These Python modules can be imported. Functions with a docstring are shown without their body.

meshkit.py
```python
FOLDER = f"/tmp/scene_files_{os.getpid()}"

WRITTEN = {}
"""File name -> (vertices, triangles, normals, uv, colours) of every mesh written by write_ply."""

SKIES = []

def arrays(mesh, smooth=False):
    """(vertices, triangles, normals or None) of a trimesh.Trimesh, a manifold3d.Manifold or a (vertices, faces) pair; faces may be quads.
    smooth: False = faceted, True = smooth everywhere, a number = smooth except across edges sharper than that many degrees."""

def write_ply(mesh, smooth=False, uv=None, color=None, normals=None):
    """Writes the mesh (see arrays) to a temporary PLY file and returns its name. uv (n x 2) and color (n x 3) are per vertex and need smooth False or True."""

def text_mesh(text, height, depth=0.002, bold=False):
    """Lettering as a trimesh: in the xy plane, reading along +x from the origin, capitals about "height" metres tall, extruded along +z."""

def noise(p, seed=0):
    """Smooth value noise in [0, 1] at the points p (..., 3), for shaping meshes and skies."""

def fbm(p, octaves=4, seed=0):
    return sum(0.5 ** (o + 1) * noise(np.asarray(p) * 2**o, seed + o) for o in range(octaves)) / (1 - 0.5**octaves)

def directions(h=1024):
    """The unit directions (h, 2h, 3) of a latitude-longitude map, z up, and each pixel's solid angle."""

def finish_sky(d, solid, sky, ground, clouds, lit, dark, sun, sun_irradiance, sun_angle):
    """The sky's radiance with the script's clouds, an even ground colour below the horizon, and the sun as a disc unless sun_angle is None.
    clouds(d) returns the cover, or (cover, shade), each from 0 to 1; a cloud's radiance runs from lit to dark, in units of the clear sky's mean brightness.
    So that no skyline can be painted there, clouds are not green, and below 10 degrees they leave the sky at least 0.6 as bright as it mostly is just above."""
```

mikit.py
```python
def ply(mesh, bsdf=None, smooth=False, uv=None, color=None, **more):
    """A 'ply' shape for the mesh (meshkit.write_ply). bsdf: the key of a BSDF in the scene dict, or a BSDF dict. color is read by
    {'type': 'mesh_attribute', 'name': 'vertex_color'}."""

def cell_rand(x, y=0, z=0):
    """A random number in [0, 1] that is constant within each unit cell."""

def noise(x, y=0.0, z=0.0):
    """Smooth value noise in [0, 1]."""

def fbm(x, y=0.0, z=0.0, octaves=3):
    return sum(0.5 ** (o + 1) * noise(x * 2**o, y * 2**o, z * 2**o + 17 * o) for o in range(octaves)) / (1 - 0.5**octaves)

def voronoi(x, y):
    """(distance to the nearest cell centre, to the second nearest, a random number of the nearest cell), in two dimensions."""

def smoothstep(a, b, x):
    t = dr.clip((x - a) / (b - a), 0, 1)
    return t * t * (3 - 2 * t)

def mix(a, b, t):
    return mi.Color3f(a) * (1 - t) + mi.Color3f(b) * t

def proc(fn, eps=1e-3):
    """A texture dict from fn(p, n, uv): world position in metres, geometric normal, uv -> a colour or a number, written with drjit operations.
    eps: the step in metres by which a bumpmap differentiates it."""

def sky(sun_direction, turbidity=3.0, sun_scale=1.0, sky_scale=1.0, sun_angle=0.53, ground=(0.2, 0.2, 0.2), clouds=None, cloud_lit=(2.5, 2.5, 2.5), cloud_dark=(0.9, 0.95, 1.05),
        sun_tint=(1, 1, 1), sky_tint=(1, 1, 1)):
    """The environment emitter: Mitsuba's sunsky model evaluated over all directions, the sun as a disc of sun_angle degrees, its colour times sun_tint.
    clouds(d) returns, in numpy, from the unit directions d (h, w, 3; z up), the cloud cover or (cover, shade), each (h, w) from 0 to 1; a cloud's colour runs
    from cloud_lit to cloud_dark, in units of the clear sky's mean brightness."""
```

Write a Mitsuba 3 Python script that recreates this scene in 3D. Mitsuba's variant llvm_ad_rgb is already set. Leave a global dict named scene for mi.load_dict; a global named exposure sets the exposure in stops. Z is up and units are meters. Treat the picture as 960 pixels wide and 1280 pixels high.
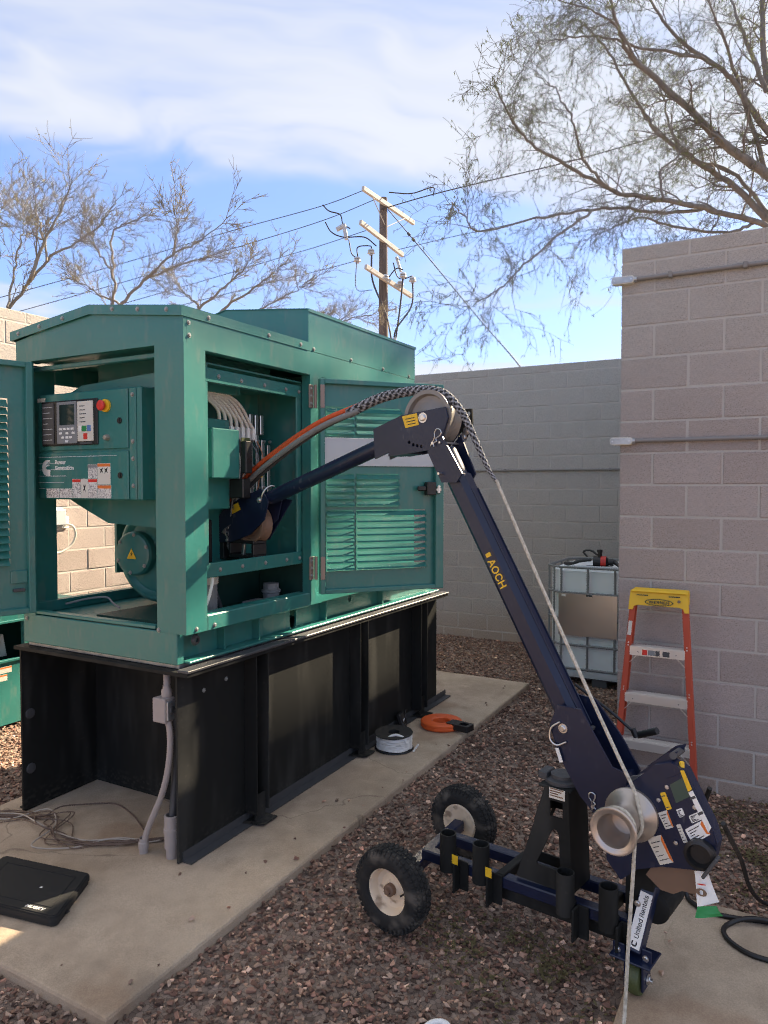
import math, random
import numpy as np, trimesh
import drjit as dr
import mitsuba as mi
import mikit, meshkit
from mikit import proc, noise, fbm, voronoi, cell_rand, smoothstep, mix
from shapely.geometry import Polygon, Point, box as sbox
from shapely.ops import unary_union
T = mi.ScalarTransform4f
scene, labels = {}, {}
RNG = np.random.default_rng(7)

# ------------------------------------------------------------------ camera, sky, exposure
CAM_H = 1.93
YAW, PITCH = math.radians(29.126), math.radians(2.03)
FW = np.array([-math.sin(YAW) * math.cos(PITCH), math.cos(YAW) * math.cos(PITCH), -math.sin(PITCH)])
scene['camera'] = {'type': 'perspective', 'fov': 2 * math.degrees(math.atan(640 / 921.3)), 'fov_axis': 'y', 'near_clip': 0.05, 'far_clip': 500.0,
                   'to_world': T().look_at(origin=[0, 0, CAM_H], target=[float(FW[0]), float(FW[1]), float(CAM_H + FW[2])], up=[0, 0, 1])}
SUN = (1.0, 2.42, 1.86)


def clouds(d):
    z = np.maximum(d[..., 2], 0.03)
    p = np.stack([d[..., 0] / z, d[..., 1] / z, z * 0], -1)
    a = math.radians(35)
    q = np.stack([p[..., 0] * math.cos(a) + p[..., 1] * math.sin(a), -p[..., 0] * math.sin(a) + p[..., 1] * math.cos(a), p[..., 2]], -1)
    w = meshkit.fbm(q * 0.9 + 3.0, 4, 11)
    q2 = q * np.array([0.55, 1.5, 1]) + (w[..., None] - 0.5) * 1.2
    n = meshkit.fbm(q2 * 0.75 + np.array([5.3, 1.7, 0]), 6, 3)
    fine = meshkit.fbm(q2 * np.array([2.6, 3.6, 1]) + w[..., None] * 3.5, 6, 21)
    el = np.degrees(np.arcsin(np.clip(d[..., 2], -1, 1))) + 16 * (meshkit.fbm(q * np.array([1.1, 1.6, 1]) + 7.7, 4, 31) - 0.5)
    bias = 0.29 * np.clip((el - 17) / 8, 0, 1) - 0.07 * np.exp(-((el - 16.5) / 4.0) ** 2) + 0.26 * np.clip((14 - el) / 4.5, 0, 1)
    azim = np.degrees(np.arctan2(d[..., 0], d[..., 1]))
    bias = bias + 0.16 * np.exp(-((azim - 15) / 26) ** 2)
    c = np.clip((n + 0.50 * (fine - 0.5) + bias - 0.47) / 0.44, 0, 1)
    c = 0.14 + c * c * (3 - 2 * c) * 0.78
    shade = np.clip(0.75 - 1.15 * (n + 0.6 * (fine - 0.5) + bias - 0.36), 0, 1) * 0.8
    return c, shade


scene['sky'] = mikit.sky(SUN, turbidity=2.6, sun_scale=1.6, clouds=clouds, cloud_lit=(1.52, 1.57, 1.68), cloud_dark=(1.02, 1.09, 1.26), sky_tint=(0.66, 0.70, 0.92), sun_tint=(0.97, 0.985, 1.0))
exposure = 3.2

# ------------------------------------------------------------------ materials


def mat(key, color, rough=0.5, metallic=0.0, bump=None, **kw):
    b = {'type': 'principled', 'base_color': color if isinstance(color, dict) else {'type': 'rgb', 'value': list(color)}, 'roughness': rough, 'metallic': metallic, **kw}
    if bump:
        b = {'type': 'bumpmap', 'tex': bump[0], 'scale': bump[1], 'bsdf': b}
    scene['mat_' + key] = {'type': 'twosided', 'bsdf': b}


def c_green(p, n, uv):
    a = fbm(p.x * 3, p.y * 3, p.z * 3, 3)
    s = fbm(p.x * 26, p.y * 26, p.z * 7, 3)
    c = mix((0.013, 0.135, 0.121), (0.021, 0.165, 0.149), a)
    return mix(c, (0.15, 0.18, 0.15), 0.24 * smoothstep(0.54, 0.8, s) + 0.05 + 0.10 * smoothstep(0.45, 0.75, fbm(p.x * 9, p.y * 9, p.z * 1.1 + 5, 3)))


def c_black(p, n, uv):
    a = fbm(p.x * 9, p.y * 9, p.z * 1.6, 3)
    s = fbm(p.x * 60, p.y * 60, p.z * 60, 2)
    c = mix((0.016, 0.0168, 0.0165), (0.036, 0.0365, 0.035), smoothstep(0.45, 0.8, a))
    dust = smoothstep(0.22, 0.05, p.z) * smoothstep(0.45, 0.75, s) * 0.3
    return mix(c, (0.10, 0.088, 0.07), dust + 0.15 * smoothstep(0.70, 0.82, s) * smoothstep(0.5, 0.7, a))


def c_navy(p, n, uv):
    a = fbm(p.x * 12, p.y * 12, p.z * 12, 3)
    s = noise(p.x * 90, p.y * 90, p.z * 25)
    c = mix((0.0045, 0.0090, 0.030), (0.0075, 0.0135, 0.042), a)
    return mix(c, (0.075, 0.075, 0.085), 0.45 * smoothstep(0.70, 0.92, s) * smoothstep(0.48, 0.70, a) + 0.04 * smoothstep(0.5, 0.8, fbm(p.x * 4, p.y * 4, p.z * 4, 3)))


def c_concrete(p, n, uv):
    a = fbm(p.x * 1.3, p.y * 1.3, 3, 4)
    b = fbm(p.x * 14, p.y * 14, 0, 3)
    g = noise(p.x * 260, p.y * 260, p.z * 260)
    c = mix((0.30, 0.238, 0.18), (0.43, 0.355, 0.276), smoothstep(0.25, 0.75, a * 0.65 + b * 0.35))
    c = mix(c, (0.17, 0.135, 0.105), 0.55 * smoothstep(0.60, 0.80, fbm(p.x * 3.1 + 9, p.y * 3.1, 2, 4)))
    crack = smoothstep(0.0055, 0.0, dr.abs(fbm(p.x * 1.1 + 2.3, p.y * 1.1, 7, 5) - 0.5)) * smoothstep(0.42, 0.6, fbm(p.x * 0.9, p.y * 0.9 + 4, 1, 2))
    c = c * (1 - 0.38 * crack)
    c = mix(c, (0.20, 0.11, 0.06), 0.42 * smoothstep(0.66, 0.80, fbm(p.x * 2.2 + 31, p.y * 2.2, 5, 4)))
    return c * mi.Color3f(1.05, 1.0, 0.94) * (0.86 + 0.28 * g)


def b_concrete(p, n, uv):
    return fbm(p.x * 60, p.y * 60, p.z * 60, 3) + 0.35 * noise(p.x * 300, p.y * 300, p.z * 300)


def c_block(p, n, uv):
    onx = dr.abs(n.x) > 0.7
    u = dr.select(onx, p.y, p.x)
    row = dr.floor((p.z - dr.select(p.y > 8.6, 0.065, 0.108)) / 0.2032)
    r = cell_rand(row * 3.0 + 100, dr.floor((u + 40.827 + 0.2032 * (row - 2 * dr.floor(row / 2))) / 0.4064), 3)
    big = fbm(p.x * 0.7, p.y * 0.7, p.z * 0.9 + 4, 3)
    pores = voronoi(u * 60, p.z * 60)[0]
    g = noise(p.x * 180, p.y * 180, p.z * 180)
    c = mix((0.29, 0.238, 0.214), (0.385, 0.328, 0.302), r * 0.62 + big * 0.38)
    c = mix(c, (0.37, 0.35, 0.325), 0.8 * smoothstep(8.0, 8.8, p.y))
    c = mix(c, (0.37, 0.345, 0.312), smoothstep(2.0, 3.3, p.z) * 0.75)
    c = mix(c, (0.32, 0.23, 0.165), 0.55 * smoothstep(0.55, -0.05, p.z + 0.35 * (big - 0.5)))
    dark = smoothstep(0.24, 0.08, pores) * smoothstep(0.40, 0.62, fbm(u * 9, p.z * 9, 1, 3))
    return c * (0.84 + 0.32 * g) * (1 - 0.27 * dark)


def b_block(p, n, uv):
    return fbm(p.x * 70, p.y * 70, p.z * 70, 3)


def c_bark(p, n, uv):
    a = fbm(p.x * 14, p.y * 14, p.z * 5, 3)
    return mix((0.10, 0.094, 0.09), (0.22, 0.21, 0.20), a)


def c_soil(p, n, uv):
    a = fbm(p.x * 2.2, p.y * 2.2, 1, 3)
    g = fbm(p.x * 45, p.y * 45, 1, 3)
    v = voronoi(p.x * 42, p.y * 42)
    c = mix((0.085, 0.058, 0.045), (0.30, 0.225, 0.18), v[2] * 0.65 + g * 0.35)
    return c * (0.45 + 0.55 * smoothstep(0.0, 0.16, v[1] - v[0])) * (0.8 + 0.4 * a)


def c_galv(p, n, uv):
    a = fbm(p.x * 30, p.y * 30, p.z * 30, 3)
    return mix((0.30, 0.31, 0.32), (0.55, 0.56, 0.56), a)


def c_woodpole(p, n, uv):
    a = fbm(p.x * 20, p.y * 20, p.z * 1.2, 3)
    return mix((0.075, 0.06, 0.052), (0.16, 0.13, 0.115), a)


def c_rubber(p, n, uv):
    a = fbm(p.x * 18, p.y * 18, p.z * 18, 3)
    return mix((0.012, 0.012, 0.012), (0.085, 0.074, 0.062), smoothstep(0.42, 0.85, a))


def c_grip(p, n, uv):
    v = voronoi((p.x + p.y * 0.6) * 170, p.z * 170 + p.y * 90)
    return mix((0.018, 0.018, 0.024), (0.46, 0.48, 0.52), smoothstep(0.50, 0.70, v[2]))


def c_rope(p, n, uv):
    a = noise(p.x * 160, p.y * 160, p.z * 90)
    return mix((0.30, 0.27, 0.21), (0.62, 0.57, 0.48), a)


def c_print(p, n, uv):
    row = dr.floor(p.z * 170)
    ink = (cell_rand(row, dr.floor((p.x + p.y * 0.7) * 260 + row * 0.37), 2) > 0.38) & (p.z * 170 - row > 0.45)
    blockmask = fbm(p.x * 40, p.y * 40, p.z * 40, 2) > 0.36
    return dr.select(ink & blockmask, mi.Color3f(0.22, 0.20, 0.19), mi.Color3f(0.66, 0.63, 0.58))


def c_tank(p, n, uv):
    a = fbm(p.x * 3, p.y * 3, p.z * 5, 3)
    return mix((0.62, 0.655, 0.67), (0.76, 0.79, 0.80), a)


def c_rim(p, n, uv):
    a = fbm(p.x * 22, p.y * 22, p.z * 22, 3)
    return mix((0.70, 0.56, 0.40), (0.30, 0.21, 0.14), smoothstep(0.55, 0.8, a))


mat('green', proc(c_green), 0.34, bump=(proc(lambda p, n, uv: fbm(p.x * 2.6, p.y * 2.6, p.z * 2.6, 2), 5e-3), 0.010), specular=0.5, clearcoat=0.35, clearcoat_gloss=0.85)
mat('black', proc(c_black), 0.5, specular=0.12)
mat('sheave', (0.22, 0.205, 0.19), 0.45, 0.3)
mat('wall_pipe', (0.20, 0.185, 0.175), 0.55)
mat('cage', (0.19, 0.195, 0.20), 0.5)
mat('pipe_paint', (0.33, 0.285, 0.265), 0.6)
mat('navy', proc(c_navy), 0.36)
mat('concrete', proc(c_concrete), 0.92, bump=(proc(b_concrete, 2e-3), 0.0022))
mat('block', proc(c_block), 0.95, bump=(proc(b_block, 2e-3), 0.0060))
mat('mortar', (0.41, 0.38, 0.345), 0.95)
mat('bark', proc(c_bark), 0.9)
mat('soil', proc(c_soil), 0.95)
mat('galv', proc(c_galv), 0.42, 0.75)
mat('woodpole', proc(c_woodpole), 0.9)
mat('rubber', proc(c_rubber), 0.85)
mat('grip', proc(c_grip), 0.6)
mat('rope', proc(c_rope), 0.9)
mat('print', proc(c_print), 0.6)
mat('tank', proc(c_tank), 0.35)
mat('rim', proc(c_rim), 0.55)
mat('stone', {'type': 'mesh_attribute', 'name': 'vertex_color'}, 0.9)
mat('steel', (0.62, 0.61, 0.60), 0.28, 0.95)
mat('stainless', (0.52, 0.50, 0.475), 0.27, 1.0)
mat('aluminium', (0.70, 0.66, 0.61), 0.38, 0.75)
mat('castmetal', (0.48, 0.42, 0.37), 0.36, 0.8)
mat('white', (0.74, 0.73, 0.70), 0.5)
mat('offwhite', (0.60, 0.57, 0.50), 0.55)
mat('lightgrey', (0.46, 0.49, 0.51), 0.4)
mat('grey', (0.20, 0.205, 0.21), 0.55)
mat('darkgrey', (0.055, 0.056, 0.06), 0.5)
mat('plastic_black', (0.012, 0.012, 0.013), 0.4)
mat('matblack', (0.014, 0.0145, 0.015), 0.75)
mat('screen', (0.016, 0.028, 0.026), 0.12)
mat('lcd', (0.045, 0.075, 0.06), 0.25)
mat('orange', (0.72, 0.115, 0.025), 0.42)
mat('cable_orange', (0.55, 0.085, 0.025), 0.5)
mat('ladder_red', (0.44, 0.070, 0.035), 0.55)
mat('bolt', (0.30, 0.31, 0.30), 0.45, 0.6)
mat('wire_tan', (0.40, 0.35, 0.30), 0.6)
mat('yellow', (0.72, 0.44, 0.02), 0.5)
mat('red', (0.60, 0.035, 0.025), 0.35)
mat('warn_orange', (0.65, 0.16, 0.03), 0.5)
mat('blue', (0.10, 0.20, 0.42), 0.5)
mat('tag_green', (0.02, 0.22, 0.06), 0.55)
mat('brown', (0.17, 0.105, 0.07), 0.6)
mat('olive', (0.06, 0.075, 0.025), 0.5)
mat('wire_brown', (0.13, 0.085, 0.065), 0.6)
mat('insulator', (0.45, 0.47, 0.50), 0.25)
mat('crossarm', (0.44, 0.43, 0.41), 0.8)
mat('linewire', (0.05, 0.05, 0.055), 0.6)
mat('hinge_metal', (0.26, 0.20, 0.17), 0.45, 0.4)
mat('copper', (0.42, 0.20, 0.12), 0.4, 0.6)
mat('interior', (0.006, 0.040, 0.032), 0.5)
scene['mat_leaf'] = {'type': 'principledthin', 'base_color': {'type': 'rgb', 'value': [0.13, 0.15, 0.075]}, 'roughness': 0.6, 'diff_trans': 0.7}
scene['mat_bud'] = {'type': 'principledthin', 'base_color': {'type': 'rgb', 'value': [0.36, 0.33, 0.17]}, 'roughness': 0.7, 'diff_trans': 0.5}
scene['mat_weed'] = {'type': 'principledthin', 'base_color': {'type': 'rgb', 'value': [0.135, 0.115, 0.06]}, 'roughness': 0.7, 'diff_trans': 0.4}
mat('twig', (0.24, 0.215, 0.175), 0.9)

# ------------------------------------------------------------------ scene helpers
USED = {}


def PLY(mesh, m, **kw):
    return mikit.ply(mesh, 'mat_' + m, **kw)


def key_for(base):
    n = USED.get(base, 0)
    USED[base] = n + 1
    return base if n == 0 else f'{base}_{n:03d}'


def add(base, mesh, m, sm=32, label=None, color=None, **kw):
    k = key_for(base)
    if isinstance(mesh, (list,)):
        mesh = trimesh.util.concatenate(mesh)
    scene[k] = PLY(mesh, m, smooth=sm, color=color)
    if label:
        labels[k] = {'label': label}
    return k


def copy_of(base, src, M):
    k = key_for(base)
    scene[k] = {**scene[src], 'to_world': T(np.asarray(M, float).tolist())}
    return k


def thing(base, label, cat, group=None, kind=None):
    k = key_for(base)
    labels[k] = {'label': label, 'category': cat}
    if group:
        labels[k]['group'] = group
    if kind:
        labels[k]['kind'] = kind
    return k


def struct(k, label=None, kind='structure'):
    labels[k] = {'kind': kind, 'label': label or k.replace('_', ' ')}


# ------------------------------------------------------------------ mesh helpers
def _cbox_topo():
    v = []
    for sx in (-1, 1):
        for sy in (-1, 1):
            for sz in (-1, 1):
                for a in range(3):
                    o = [0.8, 0.8, 0.8]
                    o[a] = 1.0
                    v.append([sx * o[0], sy * o[1], sz * o[2]])
    v = np.array(v)
    h = trimesh.convex.convex_hull(v)
    idx = [int(np.argmin(np.linalg.norm(v - p, axis=1))) for p in h.vertices]
    f = np.array(idx)[h.faces]
    return v, f


_CV, _CF = _cbox_topo()
_CS = np.sign(_CV)
_CM = np.abs(_CV) < 0.9


def box(x0, x1, y0, y1, z0, z1, c=0.0):
    lo, hi = np.array([x0, y0, z0], float), np.array([x1, y1, z1], float)
    h, m = (hi - lo) / 2, (hi + lo) / 2
    if c <= 0:
        return trimesh.creation.box(extents=hi - lo, transform=trimesh.transformations.translation_matrix(m))
    c = min(c, 0.45 * float(np.min(np.abs(h)) * 2))
    v = _CS * (h - c * _CM) + m
    return trimesh.Trimesh(v, _CF.copy(), process=False)


def frame(o, x, y=None, z=None):
    """4 x 4 matrix with the axes x, y, z at o; x and z given, y follows, or x and y."""
    x = np.array(x, float)
    x = x / np.linalg.norm(x)
    if z is None:
        y = np.array(y, float)
        z = np.cross(x, y)
        z = z / np.linalg.norm(z)
        y = np.cross(z, x)
    else:
        z = np.array(z, float)
        y = np.cross(z, x)
        y = y / np.linalg.norm(y)
        z = np.cross(x, y)
    M = np.eye(4)
    M[:3, 0], M[:3, 1], M[:3, 2], M[:3, 3] = x, y, z, o
    return M


def put(mesh, M):
    mesh = mesh.copy()
    mesh.apply_transform(M)
    return mesh


def prism(pts, h0, h1, M=None, holes=()):
    pg = Polygon(pts)
    for hpts in holes:
        pg = pg.difference(hpts if hasattr(hpts, 'area') else Polygon(hpts))
    gs = getattr(pg, 'geoms', [pg])
    m = trimesh.util.concatenate([trimesh.creation.extrude_polygon(g, h1 - h0, engine='earcut') for g in gs])
    m.apply_translation([0, 0, h0])
    if M is not None:
        m.apply_transform(M)
    return m


def spline(pts, n=8):
    p = np.array(pts, float)
    if len(p) < 3:
        return np.linspace(p[0], p[-1], n + 1)
    q = np.vstack([2 * p[0] - p[1], p, 2 * p[-1] - p[-2]])
    out = []
    for i in range(1, len(q) - 2):
        t = np.linspace(0, 1, n, endpoint=False)[:, None]
        a, b, c, d = q[i - 1], q[i], q[i + 1], q[i + 2]
        out.append(0.5 * (2 * b + (c - a) * t + (2 * a - 5 * b + 4 * c - d) * t ** 2 + (3 * b - a - 3 * c + d) * t ** 3))
    return np.vstack(out + [p[-1:]])


def tube(pts, r, sides=8, caps=True):
    p = np.array(pts, float)
    n = len(p)
    r = np.broadcast_to(np.asarray(r, float), (n,))
    t = np.gradient(p, axis=0)
    t /= np.linalg.norm(t, axis=1, keepdims=True) + 1e-12
    a = np.cross(t[0], [0, 0, 1.0] if abs(t[0][2]) < 0.9 else [1.0, 0, 0])
    a /= np.linalg.norm(a)
    A = [a]
    for i in range(1, n):
        a = A[-1] - t[i] * (A[-1] @ t[i])
        A.append(a / (np.linalg.norm(a) + 1e-12))
    A = np.array(A)
    B = np.cross(t, A)
    ang = np.arange(sides) * 2 * np.pi / sides
    ring = A[:, None] * np.cos(ang)[None, :, None] + B[:, None] * np.sin(ang)[None, :, None]
    v = (p[:, None] + ring * r[:, None, None]).reshape(-1, 3)
    i = np.arange(n - 1)[:, None] * sides
    j = np.arange(sides)[None]
    k = (j + 1) % sides
    f = np.concatenate([np.stack([i + j, i + k, i + sides + k], -1).reshape(-1, 3), np.stack([i + j, i + sides + k, i + sides + j], -1).reshape(-1, 3)])
    if caps:
        v = np.vstack([v, p[:1], p[-1:]])
        c0, c1, jj, kk = n * sides, n * sides + 1, np.arange(sides), (np.arange(sides) + 1) % sides
        f = np.vstack([f, np.stack([kk, jj, jj * 0 + c0], 1), np.stack([jj + (n - 1) * sides, kk + (n - 1) * sides, jj * 0 + c1], 1)])
    return trimesh.Trimesh(v, f, process=False)


def rod(p0, p1, r, sides=12):
    return tube([p0, p1], r, sides)


def lathe(profile, M=None, n=36):
    """profile: (r, z) points; turned about the z axis."""
    pr = np.array(profile, float)
    ang = np.arange(n) * 2 * np.pi / n
    v = np.stack([pr[:, None, 0] * np.cos(ang), pr[:, None, 0] * np.sin(ang), np.repeat(pr[:, 1:2], n, 1)], -1).reshape(-1, 3)
    i = np.arange(len(pr) - 1)[:, None] * n
    j = np.arange(n)[None]
    k = (j + 1) % n
    f = np.concatenate([np.stack([i + j, i + k, i + n + k], -1).reshape(-1, 3), np.stack([i + j, i + n + k, i + n + j], -1).reshape(-1, 3)])
    m = trimesh.Trimesh(v, f, process=False)
    if M is not None:
        m.apply_transform(M)
    return m


def zdir(o, d):
    """frame whose z axis is d."""
    d = np.array(d, float)
    x = np.cross([0, 0, 1.0] if abs(d[2]) < 0.9 * np.linalg.norm(d) else [1.0, 0, 0], d)
    return frame(o, x, z=d / np.linalg.norm(d))


def beam(p0, p1, w, h, c=0.006, up=(0, 0, 1)):
    """box beam from p0 to p1, w wide, h high."""
    p0, p1 = np.array(p0, float), np.array(p1, float)
    L = np.linalg.norm(p1 - p0)
    d = (p1 - p0) / L
    y = np.cross(up, d)
    y /= np.linalg.norm(y)
    z = np.cross(d, y)
    M = np.eye(4)
    M[:3, 0], M[:3, 1], M[:3, 2], M[:3, 3] = d, y, z, p0
    return put(box(0, L, -w / 2, w / 2, -h / 2, h / 2, c), M)


def hexbolt(o, d, r=0.012, h=0.009):
    a = lathe([(0, 0), (r * 1.5, 0), (r * 1.5, 0.002), (0, 0.002)], zdir(o, d), 14)
    b = lathe([(r, 0.002), (r, h * 0.75), (r * 0.75, h), (0, h)], zdir(o, d), 10)
    return trimesh.util.concatenate([a, b])


def text(s, h, M, depth=0.0015, bold=False, center=False, sx=1.0):
    m = meshkit.text_mesh(s, h, depth, bold)
    if center:
        m.apply_translation([-m.bounds[:, 0].mean(), -m.bounds[:, 1].mean(), 0])
    if sx != 1.0:
        m.apply_scale([sx, 1, 1])
    m.apply_transform(M)
    return m


def zpad(y):
    return 0.045 + 0.016 * (y - 1.74)


def ground_h(x, y):
    x, y = np.asarray(x, float), np.asarray(y, float)
    t = np.clip((np.maximum(x + 2.15, -4.1 - x)) / 1.0, 0, 1)
    t = t * t * (3 - 2 * t)
    e = np.clip((y - 6.4) / 1.6, 0, 1)
    z = (np.clip(zpad(np.clip(y, 1.2, 7)) - 0.05, -0.02, 1)) * (1 - t)
    return z * (1 - e) - 0.05 * e * np.clip((8.9 - y + 2) / 2, 0, 1) + 0.012 * (meshkit.fbm(np.stack([x * 2.3, y * 2.3, x * 0], -1), 3, 5) - 0.5)

# ------------------------------------------------------------------ ground
def grid(xs, ys):
    X, Y = np.meshgrid(xs, ys, indexing='ij')
    v = np.stack([X, Y, ground_h(X, Y)], -1).reshape(-1, 3)
    n, m = len(xs), len(ys)
    a = (np.arange(n - 1)[:, None] * m + np.arange(m - 1)[None]).ravel()
    f = np.vstack([np.stack([a, a + m, a + m + 1], 1), np.stack([a, a + m + 1, a + 1], 1)])
    return trimesh.Trimesh(v, f, process=False)


xs = np.r_[[-90, -50, -25, -14, -9], np.arange(-7, 3.01, 0.12), [5, 9, 20, 45, 80]]
ys = np.r_[[-40, -15, -6, -2], np.arange(0, 9.6, 0.12), [11, 14, 20, 40, 70, 110]]
add('gravel_ground', grid(xs, ys), 'soil', True)
struct('gravel_ground')


def rough_slab(x0, x1, y0, y1, zf, th, skew=0.0):
    """A poured slab: bevelled, slightly uneven edges, its top at zf(y)."""
    n = 60
    pts = [(x0 + (x1 - x0) * t, y0) for t in np.linspace(0, 1, n)] + [(x1, y0 + (y1 - y0) * t) for t in np.linspace(0, 1, n)][1:] + \
          [(x1 + (x0 - x1) * t, y1) for t in np.linspace(0, 1, n)][1:] + [(x0, y1 + (y0 - y1) * t) for t in np.linspace(0, 1, n)][1:-1]
    p = np.array(pts)
    cen = p.mean(0)
    w = (meshkit.fbm(np.c_[p * 3.1, p[:, :1] * 0], 3, 8) - 0.5) * 0.014
    d = (p - cen) / np.linalg.norm(p - cen, axis=1, keepdims=True)
    p = p + d * w[:, None]
    rings = []
    for ins, dz in ((0.0, -th), (0.0, -0.014), (0.005, -0.005), (0.016, 0.0)):
        q = p - np.sign(p - cen) * ins * (np.abs(p - cen) > np.array([(x1 - x0), (y1 - y0)]) / 2 - 0.03)
        rings.append(np.c_[q, zf(q[:, 1]) + dz])
    v = np.vstack(rings)
    N = len(p)
    f = []
    for k in range(3):
        i = np.arange(N)
        j = (i + 1) % N
        f += [np.stack([k * N + i, k * N + j, (k + 1) * N + j], 1), np.stack([k * N + i, (k + 1) * N + j, (k + 1) * N + i], 1)]
    c = len(v)
    v = np.vstack([v, [[cen[0], cen[1], zf(np.array([cen[1]]))[0]]]])
    i = np.arange(N)
    f.append(np.stack([3 * N + i, 3 * N + (i + 1) % N, 0 * i + c], 1))
    return trimesh.Trimesh(v, np.vstack(f), process=False)


add('concrete_pad', rough_slab(-4.05, -2.1, 1.745, 6.52, zpad, 0.16), 'concrete', 25)
struct('concrete_pad', 'pale concrete pad under the generator')
Z2 = 0.035
add('concrete_walkway', rough_slab(-0.53, 2.2, 0.3, 3.6, lambda y: 0 * y + Z2, 0.12), 'concrete', 25)
struct('concrete_walkway', 'concrete slab at the right')


# ------------------------------------------------------------------ block walls
BL, BH, J = 0.4064, 0.2032, 0.010
SHAPES_ = {}


def block_shape(L, H, D):
    k = (round(L, 4), round(H, 4), round(D, 4))
    if k not in SHAPES_:
        SHAPES_[k] = PLY(box(-L / 2, L / 2, -D / 2, D / 2, -H / 2, H / 2, 0.005), 'block', smooth=False)
    return SHAPES_[k]


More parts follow.
